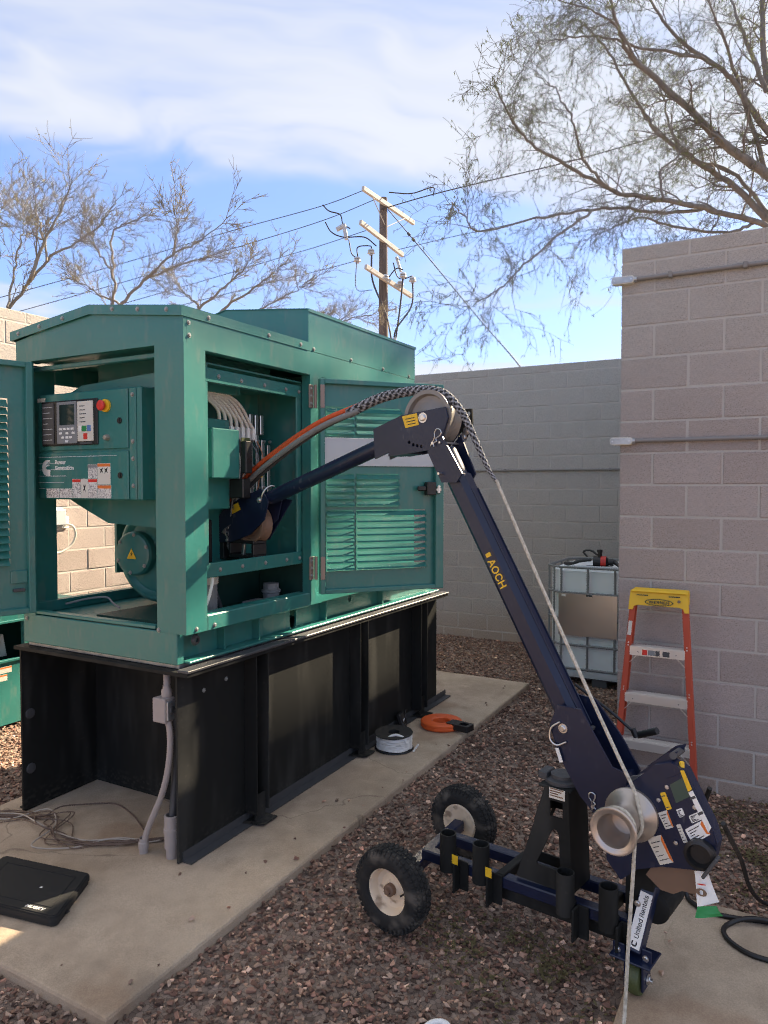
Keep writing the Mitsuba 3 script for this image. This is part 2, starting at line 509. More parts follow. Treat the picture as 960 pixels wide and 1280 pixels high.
def block_wall(name, label, x0, x1, y0, y1, zoff, faces, cap=True, rows=range(-1, 16), coremat='mortar'):
    """Solid core with one block per entry on the named faces: ('-y', from x, to x) etc."""
    w = thing(name, label, 'wall')
    top = zoff + BH * (rows[-1] + 1) + (BH / 2 if cap else 0)
    add(w + '__mortar', box(x0 + 0.004, x1 - 0.004, y0 + 0.004, y1 - 0.004, -0.3, top - 0.004), coremat, False)
    D = 0.05
    for face, a0, a1, anchor in faces:
        for k in list(rows) + ([rows[-1] + 1] if cap else []):
            h = BH / 2 if (cap and k == rows[-1] + 1) else BH
            zc = zoff + k * BH + h / 2
            off = BL / 2 if k % 2 else 0.0
            e = anchor + off
            n0 = math.floor((a0 - e) / BL + 1e-6)
            for n in range(n0, n0 + 60):
                s, t = max(a0, e + n * BL), min(a1, e + (n + 1) * BL)
                if s >= a1 - 1e-6:
                    break
                if t - s < 0.03:
                    continue
                L = t - s - J
                # corner blocks run out to the wall's end
                ss, tt = (s if abs(s - a0) < 1e-6 else s + J / 2), (t if abs(t - a1) < 1e-6 else t - J / 2)
                L, m = tt - ss, (ss + tt) / 2
                j = float(np.clip(RNG.normal(0, 0.0014), -0.003, 0.003))
                sh = block_shape(L, h - J, D)
                if face[1] == 'y':
                    yy = (y0 + D / 2 if face[0] == '-' else y1 - D / 2) + j * (1 if face[0] == '+' else -1)
                    M = T().translate([m, yy, zc]).rotate([0, 0, 1], float(RNG.normal(0, 0.15)))
                else:
                    xx = (x0 + D / 2 if face[0] == '-' else x1 - D / 2) + j
                    M = T().translate([xx, m, zc]).rotate([0, 0, 1], 90 + float(RNG.normal(0, 0.15)))
                scene[key_for(w + '__block')] = {**sh, 'to_world': M}
    return w, top


XL, YB, XR, YR = -5.95, 8.9, -1.0, 4.95
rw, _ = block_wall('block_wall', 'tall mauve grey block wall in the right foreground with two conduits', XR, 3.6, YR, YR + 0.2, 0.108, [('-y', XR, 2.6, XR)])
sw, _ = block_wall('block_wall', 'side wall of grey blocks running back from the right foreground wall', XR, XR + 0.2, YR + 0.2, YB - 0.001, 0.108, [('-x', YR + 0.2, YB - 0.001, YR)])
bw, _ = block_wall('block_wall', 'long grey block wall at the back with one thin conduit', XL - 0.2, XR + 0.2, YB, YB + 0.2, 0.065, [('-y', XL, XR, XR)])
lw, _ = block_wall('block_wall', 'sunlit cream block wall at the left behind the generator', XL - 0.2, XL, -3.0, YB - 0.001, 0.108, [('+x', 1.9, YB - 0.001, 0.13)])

# conduits with their pull fittings
def conduit(label, pts, fit=None, r=0.0135, strap=()):
    k = thing('conduit', label, 'conduit')
    add(k + '__pipe', tube(spline(pts, 6) if len(pts) > 2 else pts, r, 10), 'wall_pipe', 40)
    if fit is not None:
        o, d = fit
        M = frame(o, d, z=(0, -1, 0))
        body = prism(np.array(Polygon([(-0.055, 0), (0.055, 0)]).buffer(0.001).exterior.coords) if False else np.array(sbox(-0.05, -0.004, 0.05, 0.004).buffer(0.02).exterior.coords), -0.03, 0.02, M)
        f = add(k + '__fitting', body, 'offwhite', 30)
        add(f + '__cover', prism(np.array(sbox(-0.05, -0.002, 0.05, 0.002).buffer(0.0165).exterior.coords), 0.02, 0.024, M), 'galv', 30)
        for s in (-1, 1):
            add(f + '__screw', hexbolt(M[:3, 3] + M[:3, 0] * 0.052 * s + M[:3, 2] * 0.024, M[:3, 2], 0.0035, 0.003), 'steel')
        add(k + '__hub', tube([M[:3, 3] + M[:3, 0] * 0.06, M[:3, 3] + M[:3, 0] * 0.085], 0.019, 12), 'galv')
    for s in strap:
        add(k + '__strap', box(s[0] - 0.012, s[0] + 0.012, s[1] - 0.024, s[1] + 0.018, s[2] - 0.019, s[2] + 0.019, 0.004), 'wall_pipe')
    return k


yc = YR - 0.022
conduit('upper steel conduit running along the top of the right foreground wall', [(-0.92, yc, 3.245), (2.6, yc, 3.245)], ((-0.985, yc - 0.005, 3.245), (1, 0, 0)), strap=[(-0.70, yc, 3.245), (-0.28, yc, 3.245), (0.5, yc, 3.245)])
conduit('lower steel conduit running level across the middle of the right foreground wall', [(-0.92, yc, 2.218), (2.6, yc, 2.218)], ((-0.985, yc - 0.005, 2.218), (1, 0, 0)), strap=[(-0.1, yc, 2.218), (0.8, yc, 2.218)])
conduit('thin grey conduit running level along the back wall', [(-4.6, YB - 0.02, 2.125), (-1.1, YB - 0.02, 2.125)], None, 0.012, strap=[(-1.9, YB - 0.02, 2.125), (-3.2, YB - 0.02, 2.125)])

# ------------------------------------------------------------------ gravel: single stones lying on the ground
def in_view(p, mx=0.12):
    q = p - np.array([0, 0, CAM_H])
    ri = np.cross(FW, [0, 0, 1.0])
    ri /= np.linalg.norm(ri)
    up = np.cross(ri, FW)
    z = q @ FW
    return (z > 0.5) & (np.abs(q @ ri) < z * (480 / 921.3 + mx)) & (np.abs(q @ up) < z * (640 / 921.3 + mx))


def stones():
    rng = np.random.default_rng(11)
    tmpl = []
    for i in range(10):
        p = rng.normal(size=(9, 3))
        p /= np.linalg.norm(p, axis=1, keepdims=True)
        p *= rng.uniform(0.75, 1.15, (9, 1))
        h = trimesh.convex.convex_hull(p * np.array([1, 0.72, 0.5]))
        tmpl.append((np.array(h.vertices), np.array(h.faces)))
    pts = []
    def area(x0, x1, y0, y1, dens):
        n = int((x1 - x0) * (y1 - y0) * dens)
        pts.append(rng.uniform([x0, y0], [x1, y1], (n, 2)))
    area(-3.2, 0.3, 1.0, 3.9, 2500)
    area(-2.3, 0.6, 3.9, 5.0, 2600)
    area(-2.3, -0.9, 5.0, 6.6, 2300)
    area(-4.6, -0.9, 6.5, 8.9, 1700)
    area(-5.95, -4.0, 2.2, 5.0, 1800)
    p = np.vstack(pts)
    pad = (p[:, 0] > -4.06) & (p[:, 0] < -2.10) & (p[:, 1] > 1.74) & (p[:, 1] < 6.53)
    padn = (p[:, 0] > -4.04) & (p[:, 0] < -2.12) & (p[:, 1] > 1.76) & (p[:, 1] < 6.50)
    p2 = (p[:, 0] > -0.53) & (p[:, 1] < 3.6)
    stray = rng.random(len(p)) < 0.010 * np.exp(-np.minimum(np.abs(p[:, 0] + 2.1), np.abs(p[:, 1] - 1.74)) / 0.16) + 0.0012
    stray2 = rng.random(len(p)) < 0.012 * np.exp(-np.minimum(np.abs(p[:, 0] + 0.53), np.abs(p[:, 1] - 3.6)) / 0.12)
    p = p[~((pad & ~stray) | (p2 & ~stray2))]
    z = ground_h(p[:, 0], p[:, 1])
    onpad = (p[:, 0] > -4.06) & (p[:, 0] < -2.10) & (p[:, 1] > 1.74) & (p[:, 1] < 6.53)
    z = np.where(onpad, zpad(p[:, 1]), np.where((p[:, 0] > -0.53) & (p[:, 1] < 3.6), Z2, z))
    P = np.c_[p, z]
    P = P[in_view(P)]
    n = len(P)
    size = 0.0075 + 0.0200 * rng.beta(1.5, 3.4, n)
    pal = np.array([[0.25, 0.175, 0.14], [0.18, 0.115, 0.092], [0.32, 0.245, 0.20], [0.12, 0.082, 0.068], [0.38, 0.31, 0.265], [0.22, 0.135, 0.112], [0.155, 0.125, 0.11]])
    which = rng.choice(len(pal), n, p=[.22, .20, .17, .17, .08, .10, .06])
    col = pal[which] * np.array([1.16, 0.99, 0.86]) * np.exp(rng.normal(-0.20, 0.46, (n, 1))) * (0.72 + 0.5 * meshkit.fbm(np.c_[P[:, :2] * 1.6, P[:, :1] * 0], 3, 9))[:, None]
    V, F, Cc, base = [], [], [], 0
    tid = rng.integers(0, len(tmpl), n)
    for t, (tv, tf) in enumerate(tmpl):
        i = np.nonzero(tid == t)[0]
        if not len(i):
            continue
        a = rng.uniform(0, 2 * np.pi, len(i))
        b = rng.normal(0, 0.45, len(i))
        ca, sa, cb, sb = np.cos(a), np.sin(a), np.cos(b), np.sin(b)
        Rz = np.zeros((len(i), 3, 3)); Rz[:, 0, 0] = ca; Rz[:, 0, 1] = -sa; Rz[:, 1, 0] = sa; Rz[:, 1, 1] = ca; Rz[:, 2, 2] = 1
        Rx = np.zeros((len(i), 3, 3)); Rx[:, 0, 0] = 1; Rx[:, 1, 1] = cb; Rx[:, 1, 2] = -sb; Rx[:, 2, 1] = sb; Rx[:, 2, 2] = cb
        R = Rz @ Rx
        v = np.einsum('nij,kj->nki', R, tv) * size[i, None, None] + (P[i] + np.c_[np.zeros((len(i), 2)), size[i] * rng.uniform(-0.05, 0.85, len(i))])[:, None]
        V.append(v.reshape(-1, 3))
        F.append((tf[None] + (np.arange(len(i)) * len(tv))[:, None, None]).reshape(-1, 3) + base)
        Cc.append(np.repeat(col[i], len(tv), 0))
        base += len(i) * len(tv)
    return trimesh.Trimesh(np.vstack(V), np.vstack(F), process=False), np.vstack(Cc)


sm_, sc_ = stones()
add('gravel', sm_, 'stone', False, color=sc_)
labels['gravel'] = {'label': 'loose reddish brown gravel stones covering the yard', 'category': 'gravel', 'kind': 'stuff'}


def weeds():
    rng = np.random.default_rng(5)
    V, F, n = [], [], 0
    spots = [(-0.35, 4.25, 0.45, 0.35, 1500), (0.05, 4.1, 0.35, 0.5, 1300), (-0.85, 2.75, 0.42, 0.22, 900), (-1.1, 2.9, 0.4, 0.15, 300), (-0.2, 4.75, 0.6, 0.14, 700), (-3.4, 8.0, 0.8, 0.6, 250), (-1.6, 7.2, 0.5, 0.5, 160)]
    for cx, cy, rx, ry, m in spots:
        x, y = rng.normal(cx, rx * 0.55, m), rng.normal(cy, ry * 0.55, m)
        ok = ~((x > -0.53) & (y < 3.6)) & (y < 8.85) & ~((x > -1.0) & (y > 4.93))
        x, y = x[ok], y[ok]
        keep = meshkit.fbm(np.c_[x * 5, y * 5, x * 0], 3, 3) > 0.47
        x, y = x[keep], y[keep]
        z = ground_h(x, y) + rng.uniform(0.006, 0.03, len(x))
        for a, b, c in zip(x, y, z):
            th, L, W, tl = rng.uniform(0, 6.28), rng.uniform(0.012, 0.03), rng.uniform(0.004, 0.009), rng.uniform(-0.1, 0.6)
            d = np.array([math.cos(th) * math.cos(tl), math.sin(th) * math.cos(tl), math.sin(tl)])
            s = np.array([-math.sin(th), math.cos(th), rng.uniform(-0.4, 0.4)])
            o = np.array([a, b, c])
            V += [o, o + d * L * 0.5 + s * W, o + d * L, o + d * L * 0.5 - s * W]
            F += [[n, n + 1, n + 2], [n, n + 2, n + 3]]
            n += 4
    return trimesh.Trimesh(np.array(V), np.array(F), process=False)


add('weeds', weeds(), 'weed', False)
labels['weeds'] = {'label': 'low dull green weeds and fallen leaves among the gravel', 'category': 'weeds', 'kind': 'stuff'}

# ------------------------------------------------------------------ generator set
G = thing('generator', 'green generator with an open side door and exposed control panel on a black stand', 'generator')
GX0, GX1, GY0, GY1 = -3.83, -2.56, 2.63, 5.08
ZS0, ZS1, ZE = 1.05, 1.205, 2.60
XC = (GX0 + GX1) / 2
sy = frame([0, 0, 0], [1, 0, 0], z=[0, -1, 0])        # local x -> X, local y -> Z, local z -> -Y
BOLT = add(G + '__bolt', hexbolt([0, 0, 0], [0, 0, 1], 0.0080, 0.008), 'bolt', 30)
USED[G + '__bolt'] = 0
BOLT_SHAPE = scene.pop(BOLT)


def bolt(parent, o, d):
    k = key_for(parent + '__bolt')
    scene[k] = {**BOLT_SHAPE, 'to_world': T(zdir(o, d).tolist())}


# skid: channel rails, front cross channel
SX = -2.625
sk = add(G + '__skid', [box(GX0 + 0.03, SX, GY0 + 0.001, GY0 + 0.05, ZS0, ZS1 + 0.004, 0.004),
                        prism([(GY0 + 0.05, ZS0), (5.6, ZS0), (5.6, ZS1 - 0.002), (GY0 + 0.05, ZS1 - 0.002)], -0.012, 0.0, frame([SX - 0.055, 0, 0], [0, 1, 0], z=[1, 0, 0]),
                              holes=[sbox(y - 0.032, 1.085, y + 0.032, 1.165).buffer(0.0).union(Point(y, 1.085).buffer(0.032)).union(Point(y, 1.165).buffer(0.032)) for y in (3.66,)] + [Point(4.32, 1.15).buffer(0.022)]),
                        box(SX - 0.055, SX + 0.035, GY0 + 0.052, 5.6, ZS0, ZS0 + 0.012, 0.003),
                        box(SX - 0.055, SX, GY0 + 0.052, 5.6, ZS1 - 0.012, ZS1, 0.003),
                        box(GX0 + 0.03, GX0 + 0.05, GY0 + 0.051, 5.6, ZS0, ZS1, 0.003),
                        box(GX0 + 0.05, SX - 0.07, 3.9, 5.6, ZS0 + 0.02, ZS0 + 0.03)], 'green', 30)
for y in (2.98, 3.27, 3.95, 4.7):
    add(sk + '__stiffener', box(SX - 0.054, SX - 0.006, y, y + 0.012, ZS0 + 0.013, ZS1 - 0.013), 'green', False)
lug = add(sk + '__lifting_eye', [lathe([(0.022, -0.012), (0.03, -0.006), (0.022, 0.006), (0.012, 0.008), (0.012, -0.008)], zdir([SX + 0.004, 2.76, 1.155], [1, 0, 0]), 16)], 'darkgrey')
# base floor and sill
fl = add(G + '__base_frame', [box(GX0 + 0.04, GX1 - 0.06, GY0 + 0.051, 5.05, 1.188, 1.199),
                              box(GX0 + 0.04, -2.775, GY0 + 0.004, GY0 + 0.05, 1.215, 1.232, 0.003),
                              box(GX1 - 0.10, GX1 - 0.001, GY0 + 0.148, 3.68, 1.20, 1.282, 0.006),
                              box(GX0 + 0.002, GX0 + 0.06, GY0 + 0.06, 5.05, 1.20, 1.262, 0.004)], 'green', 30)
bolt(fl, (-3.77, GY0 + 0.0, 1.185), (0, -1, 0))
bolt(fl, (-2.745, GY0 + 0.0, 1.215), (0, -1, 0))
for y in (2.70, 2.83):
    bolt(fl, (GX1 - 0.0005, y, 1.225), (1, 0, 0))
# corner posts
p1 = add(G + '__corner_post', [prism([(-2.755, GY0), (GX1, GY0), (GX1, GY0 + 0.147), (GX1 - 0.014, GY0 + 0.147), (GX1 - 0.014, GY0 + 0.014), (-2.741, GY0 + 0.014), (-2.741, GY0 + 0.05), (-2.755, GY0 + 0.05)], 1.206, 2.618)], 'green', 20)
p2 = add(G + '__corner_post', [prism([(GX0, GY0), (-3.695, GY0), (-3.695, GY0 + 0.014), (GX0 + 0.014, GY0 + 0.014), (GX0 + 0.014, GY0 + 0.235), (GX0, GY0 + 0.235)], 1.206, 2.618)], 'green', 20)
add(G + '__hinge_post', [prism([(GX1 - 0.06, 3.68), (GX1, 3.68), (GX1, 3.80), (GX1 - 0.014, 3.80), (GX1 - 0.014, 3.694), (GX1 - 0.06, 3.694)], 1.206, 2.60)], 'green', 20)
# side panels behind the door
add(G + '__rear_side_panel', [box(GX1 - 0.03, GX1 - 0.003, 3.80, GY1, 1.206, 2.62, 0.004)], 'green', 30)
add(G + '__rear_panel', box(GX0 + 0.02, GX1 - 0.03, GY1 - 0.02, GY1, 1.206, 2.9), 'green', False)
add(G + '__left_side_panel', [box(GX0 + 0.002, GX0 + 0.02, 3.30, GY1 - 0.02, 1.37, 2.74), box(GX0 + 0.002, GX0 + 0.02, 3.75, GY1 - 0.02, 1.262, 1.37), box(GX0 + 0.002, GX0 + 0.02, GY0 + 0.24, 3.30, 2.525, 2.76)], 'green', False)
# side header with flange
hd = add(G + '__side_header', [box(GX1 - 0.02, GX1 - 0.001, GY0 + 0.02, GY1, 2.596, 2.742, 0.004), box(GX1 - 0.05, GX1 - 0.02, 2.78, 3.68, 2.596, 2.61)], 'green', 30)
for y, z in ((2.665, 2.715), (2.668, 2.655)):
    bolt(hd, (GX1 - 0.001, y, z), (1, 0, 0))
# gable end panel
gb = add(G + '__gable_panel', [prism([(GX0 + 0.004, 2.618), (GX1 - 0.002, 2.618), (GX1 - 0.002, 2.76), (XC, 2.84), (GX0 + 0.004, 2.735)], -(GY0 + 0.025), -GY0, sy),
                               box(GX0 + 0.06, -2.8, GY0 + 0.06, GY0 + 0.10, 2.572, 2.598, 0.004), box(GX0 + 0.03, -2.6, GY0 + 0.03, 3.6, 2.635, 2.645), box(GX0 + 0.06, -2.76, GY0 + 0.026, GY0 + 0.09, 2.62, 2.63)], 'green', 20)
# front roof: folded sheet with a fascia on the end and on the right side
def roof_sheet(x0, x1, ze, zr, y0, y1, t=0.006, fascia=0.05, front=True):
    xm = (x0 + x1) / 2
    prof = [(x0, ze), (xm, zr), (x1, ze), (x1, ze - fascia), (x1 - t, ze - fascia), (x1 - t, ze - t), (xm, zr - t), (x0 + t, ze - t), (x0 + t, ze - fascia), (x0, ze - fascia)]
    ms = [prism(prof, -y1, -y0, sy)]
    if front:
        ms.append(prism([(x0, ze - 0.0005), (xm, zr - 0.0005), (x1, ze - 0.0005), (x1, ze - fascia), (xm, zr - fascia), (x0, ze - fascia)], -y0, -y0 + 0.006, sy))
    return ms


ZR = 2.867
rf = add(G + '__front_roof', roof_sheet(GX0 - 0.025, GX1 + 0.004, 2.79, ZR, GY0 - 0.010, 3.66), 'green', 12)
for x in (-3.78, -3.60, -3.41, -3.03, -2.85, -2.655):
    z = 2.79 + (ZR - 2.79) * (1 - abs(x - XC) / 0.65) - 0.024
    bolt(rf, (x, GY0 - 0.016, z), (0, -1, 0))
for y in (2.80, 3.28, 3.58):
    bolt(rf, (GX1 + 0.004, y, 2.763), (1, 0, 0))
# rear plenum with its higher roof
add(G + '__rear_roof', [prism([(GX0 - 0.02, 2.775), (-3.26, 2.83), (-3.26, 2.824), (GX0 - 0.02, 2.768)], -GY1, -3.662, sy), box(GX0 + 0.03, -2.62, 3.67, GY1 - 0.03, 2.66, 2.668)], 'green', False)
pl_ = add(G + '__plenum', [prism([(-3.30, 2.78), (-3.28, 3.03), (-3.2, 3.05), (GX1, 2.985), (GX1, 2.742), (-2.9, 2.742), (-2.9, 2.78)], -GY1, -3.665, sy)], 'green', 12)
add(pl_ + '__cap', prism([(-3.31, 3.034), (-3.2, 3.055), (GX1 + 0.006, 2.990), (GX1 + 0.006, 2.972), (GX1 + 0.001, 2.972), (GX1 + 0.001, 2.985), (-3.2, 3.051), (-3.31, 3.03)], -GY1 - 0.01, -3.657, sy), 'green', 12)
for y in (3.72, 4.15, 4.58, 4.98):
    bolt(pl_, (GX1 + 0.0005, y, 2.757), (1, 0, 0))

# ---- inner cabinet behind the right side opening (output box)
cb = add(G + '__output_box', [
    box(-2.985, -2.966, 2.86, 3.70, 1.49, 2.56),                       # back plate
    box(-2.965, -2.63, 2.86, 2.868, 1.49, 2.56), box(-2.965, -2.63, 3.692, 3.70, 1.49, 2.56),
    box(-2.965, -2.63, 2.869, 3.691, 2.552, 2.56), box(-2.965, -2.63, 2.869, 3.691, 1.482, 1.49),
    box(-2.645, -2.630, 2.845, 2.868, 1.47, 2.535, 0.003), box(-2.645, -2.630, 3.640, 3.70, 1.47, 2.535, 0.003),
    box(-2.645, -2.628, 2.845, 3.70, 2.462, 2.535, 0.003), box(-2.645, -2.628, 2.845, 3.70, 1.455, 1.530, 0.003)], 'green', 20)
for y in (2.95, 3.13, 3.33, 3.53, 3.66):
    bolt(cb, (-2.628, y, 2.498), (1, 0, 0))
    bolt(cb, (-2.628, y, 1.492), (1, 0, 0))
def addi(base, mesh, m, *a, **k):
    mesh = trimesh.util.concatenate(mesh) if isinstance(mesh, list) else mesh
    mesh.apply_translation([0.135, -0.135, 0])
    return add(base, mesh, m, *a, **k)


br = addi(G + '__breaker', [box(-3.10, -2.93, 3.02, 3.36, 1.80, 2.30, 0.006)], 'green', 20)
addi(br + '__cover', box(-2.93, -2.84, 3.12, 3.34, 1.97, 2.24, 0.006), 'green', 20)
addi(br + '__handle', [box(-2.84, -2.80, 3.345, 3.40, 2.00, 2.18, 0.005), box(-2.92, -2.82, 3.342, 3.41, 1.86, 1.97, 0.006)], 'plastic_black')
addi(br + '__scale', box(-2.835, -2.83, 3.345, 3.415, 2.08, 2.20), 'olive', False)
for i in range(5):
    addi(G + '__busbar', [box(-3.02 + 0.012 * i, -3.012 + 0.012 * i, 3.585 + 0.040 * i, 3.612 + 0.040 * i, 1.78 - 0.02 * (i % 2), 2.30 - 0.03 * i, 0.002)] +
        [lathe([(0, 0), (0.009, 0), (0.009, 0.014), (0, 0.014)], zdir([-3.012 + 0.012 * i, 3.598 + 0.040 * i, z], [1, 0, 0]), 8) for z in (1.82, 1.92, 2.05, 2.2)], 'steel')
for i in range(7):
    y1 = 3.30 + 0.048 * i
    addi(G + '__lead', tube(spline([(-2.98, 2.87, 2.40 + 0.012 * i), (-2.96, 3.02 + 0.02 * i, 2.43 + 0.008 * i), (-2.95, 3.16 + 0.045 * i, 2.42), (-2.95, y1 - 0.02, 2.36 - 0.012 * i), (-2.95, y1, 2.27)], 8), 0.0105, 8), 'offwhite', 60)
    addi(G + '__lead_tag', box(-2.965, -2.938, y1 - 0.012, y1 + 0.012, 2.20, 2.27, 0.003), 'white')
term = addi(G + '__terminal_block', [box(-3.10, -3.02, 3.36, 3.60, 1.86, 2.30, 0.004)], 'darkgrey')
for i in range(3):
    addi(term + '__lug', lathe([(0, 0), (0.016, 0), (0.016, 0.03), (0, 0.03)], zdir([-3.0, 3.60 + 0.055 * i, 1.83 - 0.02 * i], [1, 0.1, 0]), 10), 'steel')
    addi(term + '__link', box(-3.02, -2.98, 3.60 + 0.05 * i, 3.63 + 0.05 * i, 2.24, 2.36, 0.004), 'steel')
ct = addi(G + '__clamp_bracket', [prism([(3.42, 1.66), (3.60, 1.80), (3.66, 1.80), (3.66, 1.70), (3.5, 1.62)], 0, 0.01, frame([-3.05, 0, 0], [0, 1, 0], z=[1, 0, 0])),
                                 tube(spline([(-3.0, 3.48, 1.70), (-2.97, 3.55, 1.72), (-2.96, 3.60, 1.70), (-2.96, 3.60, 1.63)], 5), 0.012, 8)], 'castmetal')
addi(G + '__lower_terminal', [box(-3.10, -2.99, 3.08, 3.28, 1.50, 1.74, 0.006)], 'plastic_black')
addi(G + '__ribbed_strip', [box(-3.08, -3.03, 3.56, 3.61, 1.50 + 0.025 * i, 1.518 + 0.025 * i, 0.002) for i in range(10)], 'lightgrey')
# filters, cans and hoses below the box
for x, y, r in ((-2.78, 2.90, 0.058), (-2.80, 3.035, 0.056)):
    f = add(G + '__filter', lathe([(0, 1.20), (r * 0.92, 1.20), (r, 1.215), (r, 1.405), (0, 1.405)], frame([x, y, 0], [1, 0, 0], z=[0, 0, 1]), 26), 'grey', 40)
    add(f + '__collar', lathe([(r + 0.004, 1.395), (r + 0.006, 1.40), (r + 0.006, 1.445), (r, 1.45), (0, 1.45)], frame([x, y, 0], [1, 0, 0], z=[0, 0, 1]), 26), 'offwhite', 40)
add(G + '__drain_hose', tube(spline([(-2.645, 2.905, 1.475), (-2.64, 2.90, 1.42), (-2.645, 2.875, 1.34), (-2.655, 2.845, 1.27), (-2.66, 2.835, 1.225)], 7), 0.0085, 8), 'white', 60)
add(G + '__support_leg', [beam((-2.95, 3.10, 1.21), (-2.98, 3.02, 1.42), 0.03, 0.03), beam((-2.9, 3.27, 1.205), (-2.92, 3.22, 1.36), 0.02, 0.02)], 'darkgrey')
add(G + '__valve', [lathe([(0.05, 0), (0.05, 0.05), (0.058, 0.055), (0.058, 0.07), (0.048, 0.075), (0.048, 0.11), (0, 0.11)], frame([-2.80, 3.60, 1.225], [1, 0, 0], z=[0, 0, 1]), 20), box(-2.86, -2.80, 3.40, 3.55, 1.23, 1.245, 0.003)], 'grey')
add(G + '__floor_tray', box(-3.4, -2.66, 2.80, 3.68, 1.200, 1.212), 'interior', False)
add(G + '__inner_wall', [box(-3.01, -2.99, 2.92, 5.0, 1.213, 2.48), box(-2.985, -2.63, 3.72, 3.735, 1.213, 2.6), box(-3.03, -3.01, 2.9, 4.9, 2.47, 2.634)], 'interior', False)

# ---- alternator seen through the end opening
az = zdir([-3.36, 3.22, 1.52], [0.12, -1, 0])
al = add(G + '__alternator', [lathe([(0, -0.3), (0.30, -0.3), (0.30, -0.02), (0.292, 0.0), (0.275, 0.012), (0.262, 0.012), (0.250, 0.0), (0.235, -0.008), (0.215, 0.004), (0, 0.01)], az, 56)], 'green', 35)
az2 = az @ trimesh.transformations.translation_matrix([-0.135, 0.0, 0.0])
add(al + '__end_cover', lathe([(0.134, 0.004), (0.134, 0.055), (0.124, 0.068), (0.108, 0.072), (0, 0.075)], az2, 48), 'green', 35)
tri = np.array([(-0.036, -0.03), (0.036, -0.03), (0, 0.034)])
add(al + '__warning_triangle', prism(tri, 0.0755, 0.077, az2 @ trimesh.transformations.rotation_matrix(math.pi, [0, 0, 1]) if False else frame(az2[:3, 3], np.cross([0, 0, 1], az2[:3, 2]), z=az2[:3, 2])), 'yellow', False)
add(al + '__warning_mark', prism([(-0.004, -0.016), (0.009, 0.002), (0.001, 0.003), (0.006, 0.018), (-0.009, -0.001), (-0.001, -0.002)], 0.0772, 0.0780, frame(az2[:3, 3], np.cross([0, 0, 1], az2[:3, 2]), z=az2[:3, 2])), 'plastic_black', False)
for i in range(6):
    a = i * math.pi / 3 + 0.4
    o = az2[:3, 3] + az2[:3, 0] * math.cos(a) * 0.115 + az2[:3, 1] * math.sin(a) * 0.115 + az2[:3, 2] * 0.071
    bolt(al, o, az2[:3, 2])
add(G + '__battery_cable', tube(spline([(-3.74, 2.86, 1.235), (-3.66, 2.95, 1.26), (-3.58, 3.02, 1.265), (-3.50, 3.0, 1.24), (-3.4, 2.96, 1.225)], 7), 0.006, 8), 'grey', 60)
add(G + '__duct_plate', [prism([(-3.72, 1.852), (-2.95, 1.852), (-2.95, 1.70), (-3.40, 1.72), (-3.60, 1.80)], -2.90, -2.885, sy), box(-3.6, -3.0, 2.9, 3.3, 1.80, 1.815)], 'green', False)
# dark air hood above the control box
add(G + '__air_hood', [prism([(-3.62, 2.445), (-3.50, 2.49), (-2.95, 2.52), (-2.78, 2.50), (-2.78, 2.445)], -3.3, -2.80, sy), box(-3.60, -2.8, 3.0, 3.6, 2.49, 2.76)], 'green', False)

# ---- control panel
CY = 2.700
cx0, cx1 = -3.735, -2.93
cp = add(G + '__control_panel', [box(cx0, cx1, CY + 0.004, CY + 0.40, 1.855, 2.440, 0.006)], 'green', 20)
up_ = add(cp + '__upper_door', [box(cx0, -3.018, CY - 0.006, CY + 0.004, 2.125, 2.436, 0.004)], 'green', 20)
lo_ = add(cp + '__lower_door', [box(cx0, -3.018, CY - 0.006, CY + 0.004, 1.858, 2.113, 0.004)], 'green', 20)
add(cp + '__hinge_strip', [box(-3.010, -2.962, CY - 0.002, CY + 0.004, 1.858, 2.436, 0.003)], 'green', 20)
for z in (2.40, 2.16, 2.07, 1.93):
    bolt(cp, (-2.985, CY - 0.002, z), (0, -1, 0))
FYc = CY - 0.006


def plate(parent, nm, x0, x1, z0, z1, m, d=0.004, y=FYc, c=0.001, label=None):
    return add(f'{parent}__{nm}', box(x0, x1, y - d, y, z0, z1, c), m, False, label)


def ctext(parent, s, x, z, h, m, y, bold=False, nm='lettering', sx=1.0):
    return add(f'{parent}__{nm}', text(s, h, frame([x, y, z], [1, 0, 0], z=[0, -1, 0]), 0.0008, bold, sx=sx), m, False)


plate(cp, 'display_bezel', -3.690, -3.235, 2.150, 2.396, 'plastic_black', 0.010, c=0.004)
yb = FYc - 0.010
plate(cp, 'label_strip', -3.680, -3.582, 2.160, 2.386, 'darkgrey', 0.004, yb)
for i in range(7):
    z = 2.365 - i * 0.03
    add(cp + '__label_line', box(-3.672, -3.672 + (0.080, 0.06, 0.08, 0.045, 0.08, 0.07, 0.08)[i], yb - 0.0046, yb - 0.004, z - 0.003, z), 'lightgrey', False)
plate(cp, 'keypad', -3.555, -3.392, 2.160, 2.388, 'grey', 0.006, yb, 0.003)
plate(cp, 'screen', -3.530, -3.408, 2.262, 2.372, 'screen', 0.0075, yb)
for r, (z, xs_) in enumerate([(2.240, (-3.522, -3.490, -3.458, -3.426)), (2.217, (-3.522, -3.470, -3.418)), (2.194, (-3.505, -3.47, -3.44)), (2.173, (-3.472,))]):
    for x in xs_:
        plate(cp, 'key', x - 0.011, x + 0.011, z - 0.006, z + 0.006, 'white', 0.0085, yb, 0.001)
plate(cp, 'indicator_plate', -3.386, -3.262, 2.170, 2.384, 'offwhite', 0.006, yb, 0.002)
for i in range(5):
    z = 2.358 - i * 0.021
    plate(cp, 'indicator_line', -3.366, -3.325 + 0.006 * (i % 3), z - 0.0025, z + 0.0025, 'darkgrey', 0.0065, yb, 0)
plate(cp, 'run_button', -3.372, -3.352, 2.222, 2.252, 'white', 0.009, yb)
